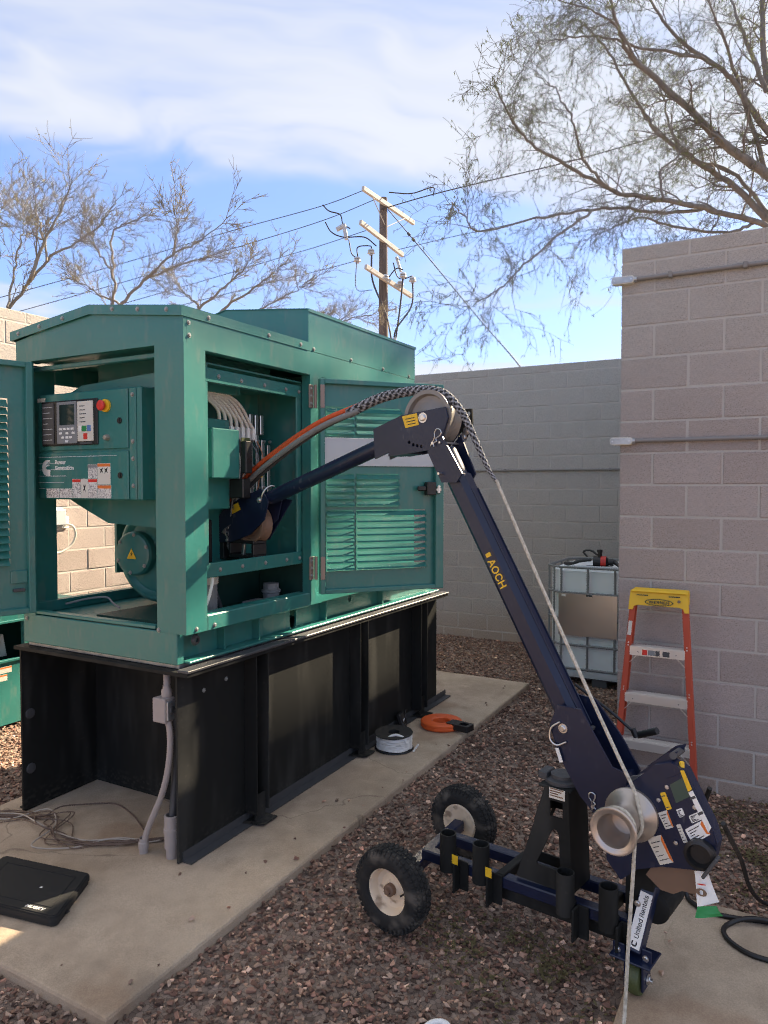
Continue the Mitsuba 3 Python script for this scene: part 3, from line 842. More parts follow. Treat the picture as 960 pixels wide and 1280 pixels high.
plate(cp, 'auto_button', -3.348, -3.312, 2.222, 2.252, 'tag_green', 0.009, yb)
plate(cp, 'manual_button', -3.306, -3.278, 2.222, 2.254, 'blue', 0.009, yb)
plate(cp, 'stop_button', -3.336, -3.306, 2.180, 2.212, 'red', 0.009, yb)
plate(cp, 'nameplate', -3.370, -3.275, 2.154, 2.166, 'darkgrey', 0.003, yb, 0)
plate(cp, 'sticker', -3.735, -3.668, 2.398, 2.420, 'offwhite', 0.001)
es = add(cp + '__emergency_stop', lathe([(0.034, 0), (0.034, 0.012), (0, 0.012)], zdir([-3.175, FYc, 2.352], [0, -1, 0]), 28), 'yellow', 30)
add(cp + '__stop_knob', lathe([(0.014, 0.012), (0.016, 0.022), (0.026, 0.024), (0.028, 0.034), (0.022, 0.040), (0, 0.041)], zdir([-3.182, FYc, 2.352], [0, -1, 0]), 28), 'red', 30)
add(cp + '__selector', lathe([(0.017, 0), (0.017, 0.010), (0.012, 0.022), (0, 0.023)], zdir([-3.168, FYc, 2.185], [0, -1, 0]), 22), 'castmetal', 30)
for z in (2.270, 1.985):
    add(cp + '__latch', [lathe([(0.016, 0), (0.016, 0.005), (0, 0.006)], zdir([-3.075, FYc, z], [0, -1, 0]), 20), box(-3.082, -3.068, FYc - 0.009, FYc - 0.005, z - 0.012, z + 0.012)], 'plastic_black', 30)
# pale pinstripes and lettering on the lower door
for i in range(6):
    z = 2.088 - i * 0.035
    plate(cp, 'stripe', -3.735, (-3.10, -3.52, -3.56, -3.50, -3.52, -3.68)[i], z, z + 0.003, 'lightgrey', 0.0007, c=0)
ctext(cp, 'Power', -3.595, 2.050, 0.022, 'white', FYc, True)
ctext(cp, 'Generation', -3.595, 2.018, 0.022, 'white', FYc, True)
ring = Point(0, 0).buffer(0.044, 24)
emb = ring.difference(sbox(0.020, -0.06, 0.06, 0.06)).union(sbox(0.0, 0.012, 0.0245, 0.044)).union(sbox(0.0, -0.044, 0.0245, -0.012))
emb = emb.difference(Polygon([(0.03, 0.012), (-0.002, 0.009), (-0.016, 0.0), (-0.002, -0.009), (0.03, -0.012)])).difference(Polygon([(0.0255, 0.020), (0.0255, 0.05), (-0.02, 0.014), (-0.026, 0.006)]).buffer(-0.004)).difference(Polygon([(0.0255, 0.013), (0.006, 0.013), (0.03, 0.03)]))
gm = [prism(np.array(g.exterior.coords), 0, 0.0009, frame([-3.66, FYc, 2.030], [1, 0, 0], z=[0, -1, 0]), [h_ for h_ in map(lambda r_: Polygon(r_), g.interiors)]) for g in getattr(emb, 'geoms', [emb])]
add(cp + '__emblem', gm, 'white', False)


def decal(parent, x0, x1, z0, z1, head=None, body='print', nm='warning_label'):
    k = add(f'{parent}__{nm}', box(x0, x1, FYc - 0.0009, FYc, z0, z1), body, False)
    if head:
        add(f'{k}__header', box(x0 + 0.001, x1 - 0.001, FYc - 0.0014, FYc - 0.0009, z1 - 0.018, z1 - 0.002), head, False)
    return k


decal(cp, -3.670, -3.562, 1.864, 1.915)
decal(cp, -3.558, -3.457, 1.864, 1.915)
decal(cp, -3.452, -3.384, 1.864, 1.968, 'red')
k = decal(cp, -3.381, -3.326, 1.864, 1.968, None, 'offwhite')
add(k + '__figure', prism([(-0.01, 0.02), (0.004, 0.012), (0.012, 0.022), (0.004, -0.002), (0.008, -0.022), (-0.001, -0.006), (-0.01, -0.024), (-0.004, 0.002)], 0, 0.0006, frame([-3.353, FYc - 0.0009, 1.918], [1, 0, 0], z=[0, -1, 0])), 'plastic_black', False)
decal(cp, -3.324, -3.253, 1.864, 1.968, 'red')
decal(cp, -3.324, -3.253, 1.970, 2.045, 'grey')
k = decal(cp, -3.250, -3.150, 1.937, 2.050, 'warn_orange', 'offwhite')
for x in (-3.218, -3.182):
    add(k + '__figure', prism([(-0.014, 0.012), (-0.004, 0.006), (0.012, 0.016), (0.006, 0.0), (0.012, -0.014), (0.0, -0.006), (-0.012, -0.016), (-0.006, 0.0)], 0, 0.0006, frame([x, FYc - 0.0009, 2.012], [1, 0, 0], z=[0, -1, 0])), 'plastic_black', False)
decal(cp, -3.250, -3.146, 1.864, 1.934, 'warn_orange')

# ---- right side door, swung open, with slatted vents
DH = np.array([-2.515, 3.715, 0.0])
DD = np.array([0.53, 0.63, 0.0]); DD /= np.linalg.norm(DD)
DN = np.array([DD[1], -DD[0], 0.0])                                       # towards the camera
DM = np.eye(4); DM[:3, 0], DM[:3, 1], DM[:3, 2], DM[:3, 3] = DD, [0, 0, 1], DN, DH   # local: s, z, towards the inner face
WD = 0.822
def door_box(s0, s1, z0, z1, d0, d1, c=0.003): return put(box(s0, s1, z0, z1, d0, d1, c), DM)
openings = [(0.045, 0.225, 2.235, 2.415), (0.240, 0.540, 2.235, 2.415), (0.045, 0.225, 1.800, 2.005), (0.240, 0.525, 1.800, 2.005), (0.045, 0.225, 1.405, 1.780), (0.240, 0.710, 1.405, 1.780)]
hol = [sbox(a, c, b, d) for a, b, c, d in openings]
dr_ = add(G + '__side_door', [prism([(0, 1.27), (WD, 1.27), (WD, 2.578), (0, 2.578)], -0.032, -0.026, DM, holes=hol),
                              door_box(0, 0.03, 1.27, 2.578, -0.026, 0.012), door_box(WD - 0.055, WD, 1.27, 2.578, -0.026, 0.014), door_box(0.03, WD - 0.055, 2.548, 2.578, -0.026, 0.012), door_box(0.03, WD - 0.055, 1.27, 1.296, -0.026, 0.012)], 'green', 20)
for i in range(12):
    y0_ = 3.40 + 0.024 * i
    addi(G + '__control_wire', tube(spline([(-2.98, y0_, 2.24 - 0.02 * (i % 3)), (-2.95 + 0.02 * math.sin(i * 1.7), y0_ + 0.02, 2.10), (-2.96 + 0.02 * math.sin(i), y0_ + 0.03 * math.sin(i * 2.3), 1.92), (-2.98, y0_ + 0.05 * math.cos(i), 1.74 + 0.03 * (i % 4)), (-3.02, y0_ + 0.02, 1.68)], 6), 0.0035, 6), ('darkgrey', 'offwhite', 'grey', 'plastic_black', 'lightgrey', 'copper')[i % 6], 60)
for i in range(6):
    addi(G + '__relay', box(-2.96, -2.915, 3.44 + 0.04 * i, 3.472 + 0.04 * i, 1.60, 1.675, 0.004), ('plastic_black', 'grey', 'lightgrey')[i % 3], False)
labels[dr_] = {'label': 'open side door with slatted vents'}
SL = {}
for a, b, c, d in openings:
    n = max(3, int(round((d - c) / 0.0415)))
    pitch = (d - c) / n
    for i in range(n):
        zc = c + (i + 0.5) * pitch
        w = b - a - 0.002
        key = round(w, 3)
        if key not in SL:
            m = box(-w / 2, w / 2, -0.021, 0.021, -0.0012, 0.0012)
            m.apply_transform(trimesh.transformations.rotation_matrix(math.radians(38), [1, 0, 0]))
            SL[key] = PLY(m, 'green', smooth=False)
        # local axes of the slat: x along the door, y towards the inner face, z up
        M = np.eye(4); M[:3, 0], M[:3, 1], M[:3, 2] = DD, -DN, [0, 0, 1]
        M[:3, 3] = DH + DD * (a + b) / 2 + DN * -0.012 + np.array([0, 0, zc])
        scene[key_for(dr_ + '__slat')] = {**SL[key], 'to_world': T(M.tolist())}
add(dr_ + '__insulation_sheet', door_box(0.004, 0.765, 2.052, 2.225, -0.024, -0.010, 0.002), 'lightgrey', False, 'pale grey sheet across the door')
lt = add(dr_ + '__latch', [door_box(0.70, 0.765, 1.87, 1.955, -0.024, 0.03, 0.006), door_box(0.64, 0.70, 1.898, 1.928, 0.0, 0.022, 0.006)], 'plastic_black', 30)
add(lt + '__bolt', [door_box(0.765, 0.80, 1.895, 1.915, 0.016, 0.03, 0.004), door_box(0.772, 0.792, 1.880, 1.932, 0.02, 0.034, 0.005)], 'steel', 30)
for z in (2.47, 1.43):
    h = add(G + '__hinge', [rod((GX1 + 0.022, 3.705, z - 0.07), (GX1 + 0.022, 3.705, z + 0.07), 0.010), box(GX1 - 0.002, GX1 + 0.006, 3.665, 3.705, z - 0.07, z + 0.07, 0.002), door_box(0.0, 0.028, z - 0.07, z + 0.07, 0.012, 0.017, 0.002)], 'hinge_metal')
    for dz in (-0.045, 0, 0.045):
        bolt(h, (GX1 + 0.006, 3.682, z + dz), (1, 0, 0))

# ---- left end door, swung open towards the viewer
EH = np.array([-3.668, GY0 - 0.028, 0.0])
ED = np.array([-0.30, -0.95, 0.0]); ED /= np.linalg.norm(ED)
EN = np.array([-ED[1], ED[0], 0.0]); EN = EN if EN[0] > 0 else -EN       # inner face looks to +X
EM = np.eye(4); EM[:3, 0], EM[:3, 1], EM[:3, 2], EM[:3, 3] = ED, [0, 0, 1], np.cross(ED, [0, 0, 1]), EH
sg = 1.0 if EM[0, 2] > 0 else -1.0
WE = 0.90
eop = [(0.13, 0.80, 1.50, 2.40)]
def end_box(s0, s1, z0, z1, d0, d1, c=0.003): return put(box(s0, s1, z0, z1, min(d0 * sg, d1 * sg), max(d0 * sg, d1 * sg), c), EM)
ed = add(G + '__end_door', [prism([(0, 1.235), (WE, 1.235), (WE, 2.60), (0, 2.60)], -0.005, 0.001, EM, holes=[sbox(0.118, 1.50, 0.80, 2.40)]),
                            end_box(0, 0.035, 1.235, 2.60, 0.002, 0.045), end_box(WE - 0.035, WE, 1.235, 2.60, 0.002, 0.045), end_box(0.035, WE - 0.035, 2.57, 2.60, 0.002, 0.045), end_box(0.035, WE - 0.035, 1.235, 1.265, 0.002, 0.045), end_box(0.035, 0.12, 1.40, 1.47, 0.002, 0.02)], 'green', 20)
labels[ed] = {'label': 'open end door cut off by the left edge'}
m = box(-0.340, 0.340, -0.026, 0.026, -0.0012, 0.0012)
m.apply_transform(trimesh.transformations.rotation_matrix(math.radians(-50), [1, 0, 0]))
ESL = PLY(m, 'green', smooth=False)
for i in range(22):
    M = np.eye(4); M[:3, 0], M[:3, 1], M[:3, 2] = ED, np.cross([0, 0, 1], ED), [0, 0, 1]
    M[:3, 3] = EH + ED * 0.465 + np.cross(ED, [0, 0, 1]) * sg * 0.016 + np.array([0, 0, 1.52 + i * 0.0405])
    scene[key_for(ed + '__slat')] = {**ESL, 'to_world': T(M.tolist())}
add(ed + '__grab_handle', [end_box(0.05, 0.11, 1.355, 1.372, 0.004, 0.03, 0.004)], 'darkgrey')

# ------------------------------------------------------------------ black steel stand
S = thing('steel_stand', 'tall black steel stand of ribbed panels carrying the green generator above the concrete pad', 'stand')
PX = -2.625
add(S + '__top_plate', [box(-3.86, -2.535, 2.605, 5.66, 1.004, 1.024, 0.002)], 'black', False)
add(S + '__top_strip', [box(-2.60, -2.528, 2.604, 5.662, 1.0245, 1.0385, 0.003)], 'darkgrey', False, 'worn bright edge strip')
add(S + '__shim', [box(-3.8, -2.64, 2.66, 5.6, 1.0245, 1.0495, 0.003)], 'galv', False)
def stand_panel(x0, x1, y0, y1):
    return prism([(y0, zpad(y0) + 0.004), (y1, zpad(y1) + 0.004), (y1, 1.0035), (y0, 1.0035)], x0, x1, frame([0, 0, 0], [0, 1, 0], z=[1, 0, 0]))
add(S + '__right_panel', stand_panel(PX - 0.012, PX, 2.63, 5.62), 'black', False)
add(S + '__left_panel', stand_panel(-3.842, -3.83, 2.63, 5.62), 'black', False)
add(S + '__cross_panel', box(-3.829, PX - 0.0125, 3.14, 3.15, zpad(3.14) + 0.004, 1.003), 'black', False)
add(S + '__rear_panel', box(-3.829, PX - 0.0125, 5.58, 5.592, zpad(5.6) + 0.004, 1.003), 'black', False)
def rail(x, s):
    a = prism([(0, 0), (0.058, 0), (0.058, 0.007), (0.007, 0.007), (0.007, 0.05), (0, 0.05)] if s > 0 else [(0, 0), (0, 0.05), (-0.007, 0.05), (-0.007, 0.007), (-0.058, 0.007), (-0.058, 0)], 0, 3.14)
    y0 = 2.655
    M = frame([x, y0, zpad(y0) + 0.003], [1, 0, 0], z=[0, -1, -0.016])
    M2 = M.copy(); M2[:3, 2] = np.array([0, 1, 0.016]); M2[:3, 0] = [1, 0, 0]; M2[:3, 1] = [0, 0, 1]
    m_ = put(a, M2); m_.invert()
    return m_
add(S + '__bottom_rail', rail(PX + 0.0005, 1), 'darkgrey', False, 'worn steel angle along the foot of the right panel')
add(S + '__bottom_rail', rail(-3.8425, -1), 'black', False)
for y in (3.13, 4.23, 5.16):
    r = add(S + '__rib', [box(PX + 0.001, PX + 0.088, y, y + 0.008, zpad(y) + 0.06, 1.003, 0.002), box(PX + 0.001, PX + 0.088, y + 0.102, y + 0.110, zpad(y) + 0.06, 1.003, 0.002), box(PX + 0.002, PX + 0.012, y + 0.0085, y + 0.1015, zpad(y) + 0.06, 1.003)], 'black', False)
    add(r + '__foot', [prism([(PX + 0.004, y - 0.03), (PX + 0.125, y + 0.01), (PX + 0.125, y + 0.13), (PX + 0.004, y + 0.13)], zpad(y) + 0.010, zpad(y) + 0.018), box(PX + 0.06, PX + 0.066, y + 0.01, y + 0.10, zpad(y) + 0.018, zpad(y) + 0.16)], 'black', False)
for y, z in ((2.815, 0.885), (2.985, 0.905)):
    bolt(S, (PX + 0.0005, y, z), (1, 0, 0))
for z in (0.62, 0.30):
    add(S + '__round_plug', lathe([(0.03, 0), (0.03, 0.004), (0.024, 0.007), (0, 0.007)], zdir([-3.829, 2.68, z], [1, 0, 0]), 20), 'darkgrey')

# ------------------------------------------------------------------ cable puller
PU = np.array([0.985, -0.173, 0]); PU /= np.linalg.norm(PU)
PV = np.array([PU[1], -PU[0], 0.0])
PO = np.array([-1.5, 3.12, 0.0])
PM = frame(PO, PU, z=PV)
UPZ = np.array([0, 0, 1.0])


def W(a, b, z): return PO + PU * a + PV * b + UPZ * z
def Wp(pts): return [W(*p) for p in pts]
def pp(pts, b0, b1, holes=()): return prism(pts, b0, b1, PM, holes)
def pbox(a0, a1, z0, z1, b0, b1, c=0.003): return put(box(a0, a1, z0, z1, b0, b1, c), PM)
def disc(a, z, r, n=24): return Point(a, z).buffer(r, n)


P_ = thing('cable_puller', 'dark blue wheeled cable puller whose bent boom reaches into the open generator', 'cable puller')
# wheels
AX = W(0.06, 0.40, 0) - W(-0.02, -0.38, 0)
AX /= np.linalg.norm(AX)
RW, TW = 0.180, 0.105


def wheel(c, out):
    M = zdir(c, out)
    hw = TW / 2
    prof = [(0.098, -hw + 0.012), (0.108, -hw + 0.002), (0.135, -hw - 0.003), (0.158, -hw + 0.004), (0.172, -hw + 0.020), (0.1765, -0.022), (0.178, 0.0), (0.1765, 0.022), (0.172, hw - 0.020), (0.158, hw - 0.004), (0.135, hw + 0.003), (0.108, hw - 0.002), (0.098, hw - 0.012)]
    w = key_for(P_ + '__wheel')
    ms = [lathe(prof, M, 56)]
    for i in range(44):
        a = i * 2 * math.pi / 44
        for k, (z0, off) in enumerate(((-0.033, 0.0), (-0.011, 0.5), (0.011, 0.0), (0.033, 0.5))):
            aa = a + off * 2 * math.pi / 44
            r = 0.1765 if abs(z0) < 0.02 else 0.1715
            B = frame([r * math.cos(aa), r * math.sin(aa), z0], [math.cos(aa), math.sin(aa), 0], z=[0, 0, 1])
            ms.append(put(box(-0.006, 0.0065, -0.0085, 0.0085, -0.009, 0.009, 0.002), M @ B))
    for s in (-1, 1):
        for i in range(44):
            aa = (i + 0.25) * 2 * math.pi / 44
            B = frame([0.159 * math.cos(aa), 0.159 * math.sin(aa), s * (hw - 0.006)], [math.cos(aa), math.sin(aa), 0], z=[0, 0, 1])
            ms.append(put(box(-0.010, 0.010, -0.004, 0.004, -0.004, 0.005, 0.0015), M @ B))
    scene[w] = PLY(trimesh.util.concatenate(ms), 'rubber', smooth=35)
    r_ = add(w + '__rim', lathe([(0.0, 0.006), (0.030, 0.006), (0.034, 0.004), (0.062, -0.004), (0.080, 0.004), (0.088, 0.030), (0.098, 0.040), (0.104, 0.046), (0.106, 0.042), (0.100, 0.030), (0.094, 0.0), (0.098, -0.04), (0.09, -0.045), (0.02, -0.03), (0.0, -0.03)], M, 48), 'rim', 35)
    add(w + '__hub', [lathe([(0.026, 0.0), (0.026, 0.028), (0.022, 0.032), (0, 0.033)], M, 24), lathe([(0.013, 0.03), (0.013, 0.044), (0, 0.045)], M, 6)], 'brown', 30)
    add(w + '__valve_stem', rod(M[:3, 3] + M[:3, 0] * 0.070 + M[:3, 2] * 0.0, M[:3, 3] + M[:3, 0] * 0.066 + M[:3, 2] * 0.03, 0.004, 8), 'plastic_black')
    return w


gz = float(ground_h(-1.55, 2.75)) + 0.012
wheel(W(0.075, 0.365, RW + gz), PV)
wheel(W(-0.035, -0.365, RW + float(ground_h(-1.5, 3.48)) + 0.012), -PV)
add(P_ + '__axle', [beam(W(0.065, 0.31, 0.195), W(-0.027, -0.315, 0.195), 0.055, 0.055, 0.005), rod(W(0.067, 0.33, 0.195), W(0.075, 0.40, 0.19), 0.012), rod(W(-0.027, -0.3, 0.195), W(-0.035, -0.40, 0.19), 0.012)], 'navy', 30)
add(P_ + '__paper_wrap', [beam(W(0.060, 0.25, 0.2245), W(0.052, 0.195, 0.2245), 0.05, 0.003, 0.001)], 'white', False)
for b, nm in ((-0.095, 'far'), (0.095, 'near')):
    add(P_ + '__frame_rail', [beam(W(0.05, b, 0.238), W(1.02, b, 0.268), 0.050, 0.050, 0.005)], 'navy', 30)
add(P_ + '__lower_rail', [beam(W(0.42, 0.05, 0.185), W(1.0, 0.05, 0.20), 0.06, 0.06, 0.005), beam(W(0.46, -0.12, 0.262), W(0.46, 0.12, 0.262), 0.04, 0.045, 0.004), beam(W(0.90, -0.12, 0.26), W(0.90, 0.12, 0.26), 0.05, 0.05, 0.004)], 'black', 30)
for a, lab in ((0.224, 1), (0.392, 1), (0.778, 0), (0.953, 0)):
    zt = 0.40 + 0.02 * a
    s = add(P_ + '__boom_sleeve', [lathe([(0.033, 0), (0.036, 0), (0.036, 0.165), (0.031, 0.165), (0.031, 0.01), (0, 0.01)], frame(W(a, 0.158, zt - 0.165), PU, z=UPZ), 24), pbox(a - 0.03, a + 0.03, 0.22, 0.30, 0.118, 0.13)], 'black', 40)
    add(s + '__saddle', [pbox(a + 0.035, a + 0.085, 0.155, 0.285, 0.121, 0.131), pbox(a + 0.035, a + 0.045, 0.155, 0.285, 0.131, 0.18)], 'black', False)
    if lab:
        add(s + '__label', pbox(a + 0.028, a + 0.062, 0.285, 0.325, 0.174, 0.1755, 0), 'yellow', False)
# pedestal
za, zb = 0.285, 0.705
ft = [(0.522, za), (0.770, za), (0.748, zb), (0.655, zb)]
hole1 = Polygon([(0.612, 0.366), (0.722, 0.366), (0.714, 0.515), (0.700, 0.535), (0.684, 0.528)]).buffer(-0.008).buffer(0.008)
hole2 = sbox(0.674, 0.585, 0.730, 0.650)
pd = add(P_ + '__pedestal', [pp(ft, 0.078, 0.086, [hole1, hole2]), pp(ft, -0.086, -0.078, [Polygon([(0.53, 0.33), (0.73, 0.33), (0.715, 0.545), (0.62, 0.545)]), hole2]), pbox(0.62, 0.762, zb - 0.012, zb, -0.085, 0.085)], 'black', 20)
rs = np.array([W(0.774, 0.088, za), W(0.774, -0.088, za), W(0.754, -0.088, zb), W(0.754, 0.088, zb)])
add(pd + '__side_plate', [beam(W(0.774, 0, za), W(0.755, 0, zb), 0.172, 0.008, 0, up=PV) if False else put(box(0, 0.008, 0, 0.42, -0.088, 0.088), frame(W(0.766, 0, za), PU, z=PV) @ trimesh.transformations.rotation_matrix(math.radians(2.7), [0, 0, 1])),
                          put(box(-0.008, 0, 0.27, 0.443, -0.0775, 0.0775), frame(W(0.524, 0, za), PU, z=PV) @ trimesh.transformations.rotation_matrix(math.radians(-17.6), [0, 0, 1]))], 'black', False)
add(pd + '__turntable', [lathe([(0.075, 0), (0.075, 0.014), (0.05, 0.016), (0.05, 0.032), (0, 0.032)], frame(W(0.69, 0, zb + 0.001), PU, z=UPZ), 30), pbox(0.60, 0.64, 0.712, 0.742, -0.03, 0.05)], 'darkgrey', 40)
lb = add(pd + '__label', pbox(0.670, 0.740, 0.660, 0.703, 0.0862, 0.0872, 0), 'offwhite', False)
for i in range(4):
    add(lb + '__line', pbox(0.673, (0.732, 0.71, 0.725, 0.733)[i], 0.669 + i * 0.0095, 0.674 + i * 0.0095, 0.0873, 0.0878, 0), 'brown', False)
# base channel that carries the boom
near = [(0.668, 0.955), (0.700, 1.045), (0.80, 1.045), (0.93, 0.845), (1.00, 0.830), (0.945, 0.650), (0.870, 0.635), (0.800, 0.700), (0.716, 0.83)]
far = [(0.66, 0.97), (0.70, 1.06), (0.795, 1.05), (0.90, 0.93), (0.985, 0.80), (0.945, 0.64), (0.87, 0.625), (0.79, 0.70), (0.705, 0.83)]
bs = add(P_ + '__boom_base', [pp(near, 0.072, 0.082), pp(far, -0.082, -0.072), pp([(0.80, 0.70), (0.87, 0.637), (0.95, 0.652), (0.98, 0.75), (0.96, 0.80), (0.88, 0.78)], -0.072, 0.072), pp([(0.668, 0.955), (0.716, 0.83), (0.730, 0.836), (0.684, 0.957)], -0.072, 0.072)], 'navy', 20)
add(bs + '__stripe', pp([(0.640, 0.948), (0.700, 0.985), (0.700, 0.97), (0.655, 0.94)], -0.07, 0.02), 'olive', False)
add(bs + '__lock_ring', [tube(spline(Wp([(0.715, 0.086, 0.98), (0.680, 0.092, 0.95), (0.676, 0.095, 0.905), (0.705, 0.094, 0.885), (0.745, 0.09, 0.905)]), 6), 0.0045, 8)], 'steel', 50)
add(bs + '__white_tag', pp([(0.700, 0.872), (0.714, 0.876), (0.734, 0.823), (0.720, 0.818)], 0.094, 0.097), 'white', False)
def cotter(parent, a, z, b, ang, s=1.0):
    c_, sn = math.cos(ang), math.sin(ang)
    q = [(-0.035, 0.004), (0.0, 0.004), (0.018, 0.014), (0.034, 0.014), (0.042, 0.0), (0.034, -0.014), (0.018, -0.012), (0.004, -0.004), (-0.006, -0.012), (-0.016, -0.004), (-0.028, -0.012)]
    pts = [W(a + s * (x * c_ - y * sn), b, z + s * (x * sn + y * c_)) for x, y in q]
    add(parent + '__hitch_pin', [tube(spline(pts, 5), 0.0026, 6), rod(W(a - s * 0.02 * c_, b - 0.03, z - s * 0.02 * sn), W(a - s * 0.02 * c_, b + 0.004, z - s * 0.02 * sn), 0.007)], 'steel', 50)
cotter(bs, 0.856, 0.69, 0.087, math.radians(95), 0.9)
# lower boom: heavy square tube with rounded edges
b1a, b1b = W(0.160, 0, 1.983), W(0.765, 0, 0.918)
b1 = add(P_ + '__lower_boom', [beam(b1a, b1b, 0.098, 0.102, 0.022, up=PV), tube([W(0.100, 0, 2.088), W(0.175, 0, 1.957)], 0.047, 24)], 'navy', 25)
dB = (b1b - b1a) / np.linalg.norm(b1b - b1a)
nB = np.cross(PV, dB)
if nB[2] < 0: nB = -nB
for s in (-0.026, 0.026):
    add(b1 + '__rib', [beam(b1a + nB * 0.052 + PV * s + dB * 0.1, b1b + nB * 0.052 + PV * s - dB * 0.02, 0.006, 0.005, 0.002, up=PV)], 'navy', False)
add(b1 + '__pivot_bolt', [hexbolt(W(0.727, 0.083, 0.955), PV, 0.013, 0.012)], 'steel')
tM = frame(b1a + dB * 0.425 + PV * 0.0513 - nB * 0.020, dB, z=PV)
add(b1 + '__lettering', text('AOCH', 0.034, tM, 0.001, True), 'yellow', False)
add(b1 + '__logo_patch', put(box(-0.030, -0.012, 0.004, 0.030, 0, 0.001), tM), 'yellow', False)
add(b1 + '__edge_collar', [beam(b1b - dB * 0.012, b1b + dB * 0.006, 0.104, 0.108, 0.02, up=PV)], 'darkgrey', False)
# elbow
el_poly = [(-0.285, 2.205), (-0.110, 2.262), (0.135, 2.285), (0.150, 2.235), (0.120, 2.155), (0.060, 2.095), (-0.160, 2.072), (-0.188, 2.090), (-0.275, 2.060)]
el = add(P_ + '__elbow', [pp(el_poly, 0.052, 0.062, [disc(*q) for q in ((-0.067, 2.133, 0.008), (-0.043, 2.121, 0.008), (-0.02, 2.116, 0.008), (0.003, 2.112, 0.008))]), pp(el_poly, -0.062, -0.052),
                          pp([(-0.20, 2.072), (-0.06, 2.080), (-0.06, 2.09), (-0.20, 2.085)], -0.0519, 0.0519)], 'navy', 20)
def sheave(a, z, r, hw, parent, m='castmetal'):
    M = frame(W(a, 0, z), PU, z=PV)
    prof = [(0.02, -hw), (r * 0.55, -hw * 0.5), (r * 0.80, -hw * 0.55), (r * 0.86, -hw), (r, -hw), (r, -hw * 0.85), (r * 0.92, -hw * 0.4), (r * 0.90, 0), (r * 0.92, hw * 0.4), (r, hw * 0.85), (r, hw), (r * 0.86, hw), (r * 0.80, hw * 0.55), (r * 0.55, hw * 0.5), (0.02, hw), (0.0, hw)]
    return add(parent + '__sheave', lathe(prof, M, 64), m, 40)
sh1 = sheave(0.022, 2.240, 0.132, 0.046, el, 'sheave')
add(el + '__axle_bolt', hexbolt(W(0.012, 0.062, 2.243), PV, 0.016, 0.010), 'steel', 30)
add(el + '__warning_label', pp([(-0.108, 2.256), (-0.022, 2.266), (-0.010, 2.212), (-0.088, 2.200)], 0.0622, 0.0634), 'yellow', False)
for i in range(3):
    add(el + '__warning_line', pp([(-0.088 + 0.006 * i, 2.243 - 0.013 * i), (-0.034 + 0.004 * i, 2.249 - 0.013 * i), (-0.034 + 0.004 * i, 2.245 - 0.013 * i), (-0.088 + 0.006 * i, 2.239 - 0.013 * i)], 0.0635, 0.064), 'plastic_black', False)
cotter(el, 0.098, 2.142, 0.088, math.radians(58), 1.15)
cv_n = [(0.048, 2.085), (0.122, 2.162), (0.236, 1.985), (0.205, 1.945), (0.127, 1.945)]
cv = add(P_ + '__clevis', [pp(cv_n, 0.066, 0.076), pp([(0.060, 2.09), (0.135, 2.165), (0.215, 1.985), (0.19, 1.945), (0.14, 1.95)], -0.076, -0.066)], 'navy', 20)
add(cv + '__cross_rod', rod(W(0.120, -0.085, 2.125), W(0.120, 0.085, 2.125), 0.005), 'steel')
add(cv + '__bolt', rod(W(0.125, 0.076, 1.985), W(0.125, 0.10, 1.985), 0.006), 'steel')
add(el + '__rear_tab', [pp([(0.145, 2.285), (0.185, 2.285), (0.190, 2.215), (0.150, 2.14), (0.105, 2.135), (0.12, 2.20)], -0.090, -0.080, [disc(0.166, 2.262, 0.012), disc(0.128, 2.165, 0.013), disc(0.115, 2.150, 0.0)])], 'black', 20)
for q in ((0.140, 2.185), (0.121, 2.156)):
    add(el + '__roller_end', hexbolt(W(q[0] + 0.02, -0.079, q[1]), PV, 0.013, 0.006), 'steel')
# upper boom: round tube
add(P_ + '__upper_boom', [tube([W(-0.15, 0, 2.170), W(-1.085, 0, 1.863)], 0.0395, 28)], 'navy', 60)
# boom head inside the cabinet
hp = [(-1.500, 1.735), (-1.440, 1.79), (-1.293, 1.858), (-1.110, 1.915), (-1.050, 1.845), (-1.085, 1.74), (-1.20, 1.655), (-1.317, 1.620), (-1.40, 1.60), (-1.49, 1.60)]
hd_ = add(P_ + '__boom_head', [pp(hp, 0.046, 0.054, [disc(-1.19, 1.70, 0.0)]), pp(hp, -0.054, -0.046), pp([(-1.0, 1.85), (-1.1, 1.865), (-1.25, 1.66), (-1.34, 1.625), (-1.30, 1.60), (-1.19, 1.62)], -0.085, -0.077)], 'navy', 20)
sheave(-1.225, 1.712, 0.108, 0.040, hd_, 'brown')
add(hd_ + '__warning_label', pp([(-1.378, 1.812), (-1.304, 1.834), (-1.283, 1.794), (-1.357, 1.767)], 0.0542, 0.0552), 'yellow', False)
add(hd_ + '__pivot_bolt', hexbolt(W(-1.123, 0.0545, 1.851), PV, 0.012, 0.01), 'steel')
cotter(hd_, -1.40, 1.63, 0.060, math.radians(85), 0.8)
add(hd_ + '__collar_ring', [tube(spline([W(-1.10 + 0.055 * math.cos(t) * 0.4, 0.055 * math.sin(t), 1.875 + 0.055 * math.cos(t)) for t in np.linspace(-0.3, 2.4, 9)], 3), 0.006, 8)], 'steel', 50)
add(hd_ + '__foot_block', [pbox(-1.49, -1.445, 1.50, 1.60, -0.04, 0.05), pbox(-1.40, -1.18, 1.515, 1.535, -0.05, 0.05), pbox(-1.40, -1.18, 1.60, 1.618, -0.05, 0.05), pbox(-1.40, -1.382, 1.536, 1.599, -0.05, 0.05), pbox(-1.20, -1.18, 1.536, 1.599, -0.05, 0.05)], 'plastic_black', False)
add(hd_ + '__foot_screw', [rod(W(-1.29, 0.03, 1.536), W(-1.28, 0.03, 1.595), 0.012)], 'steel')
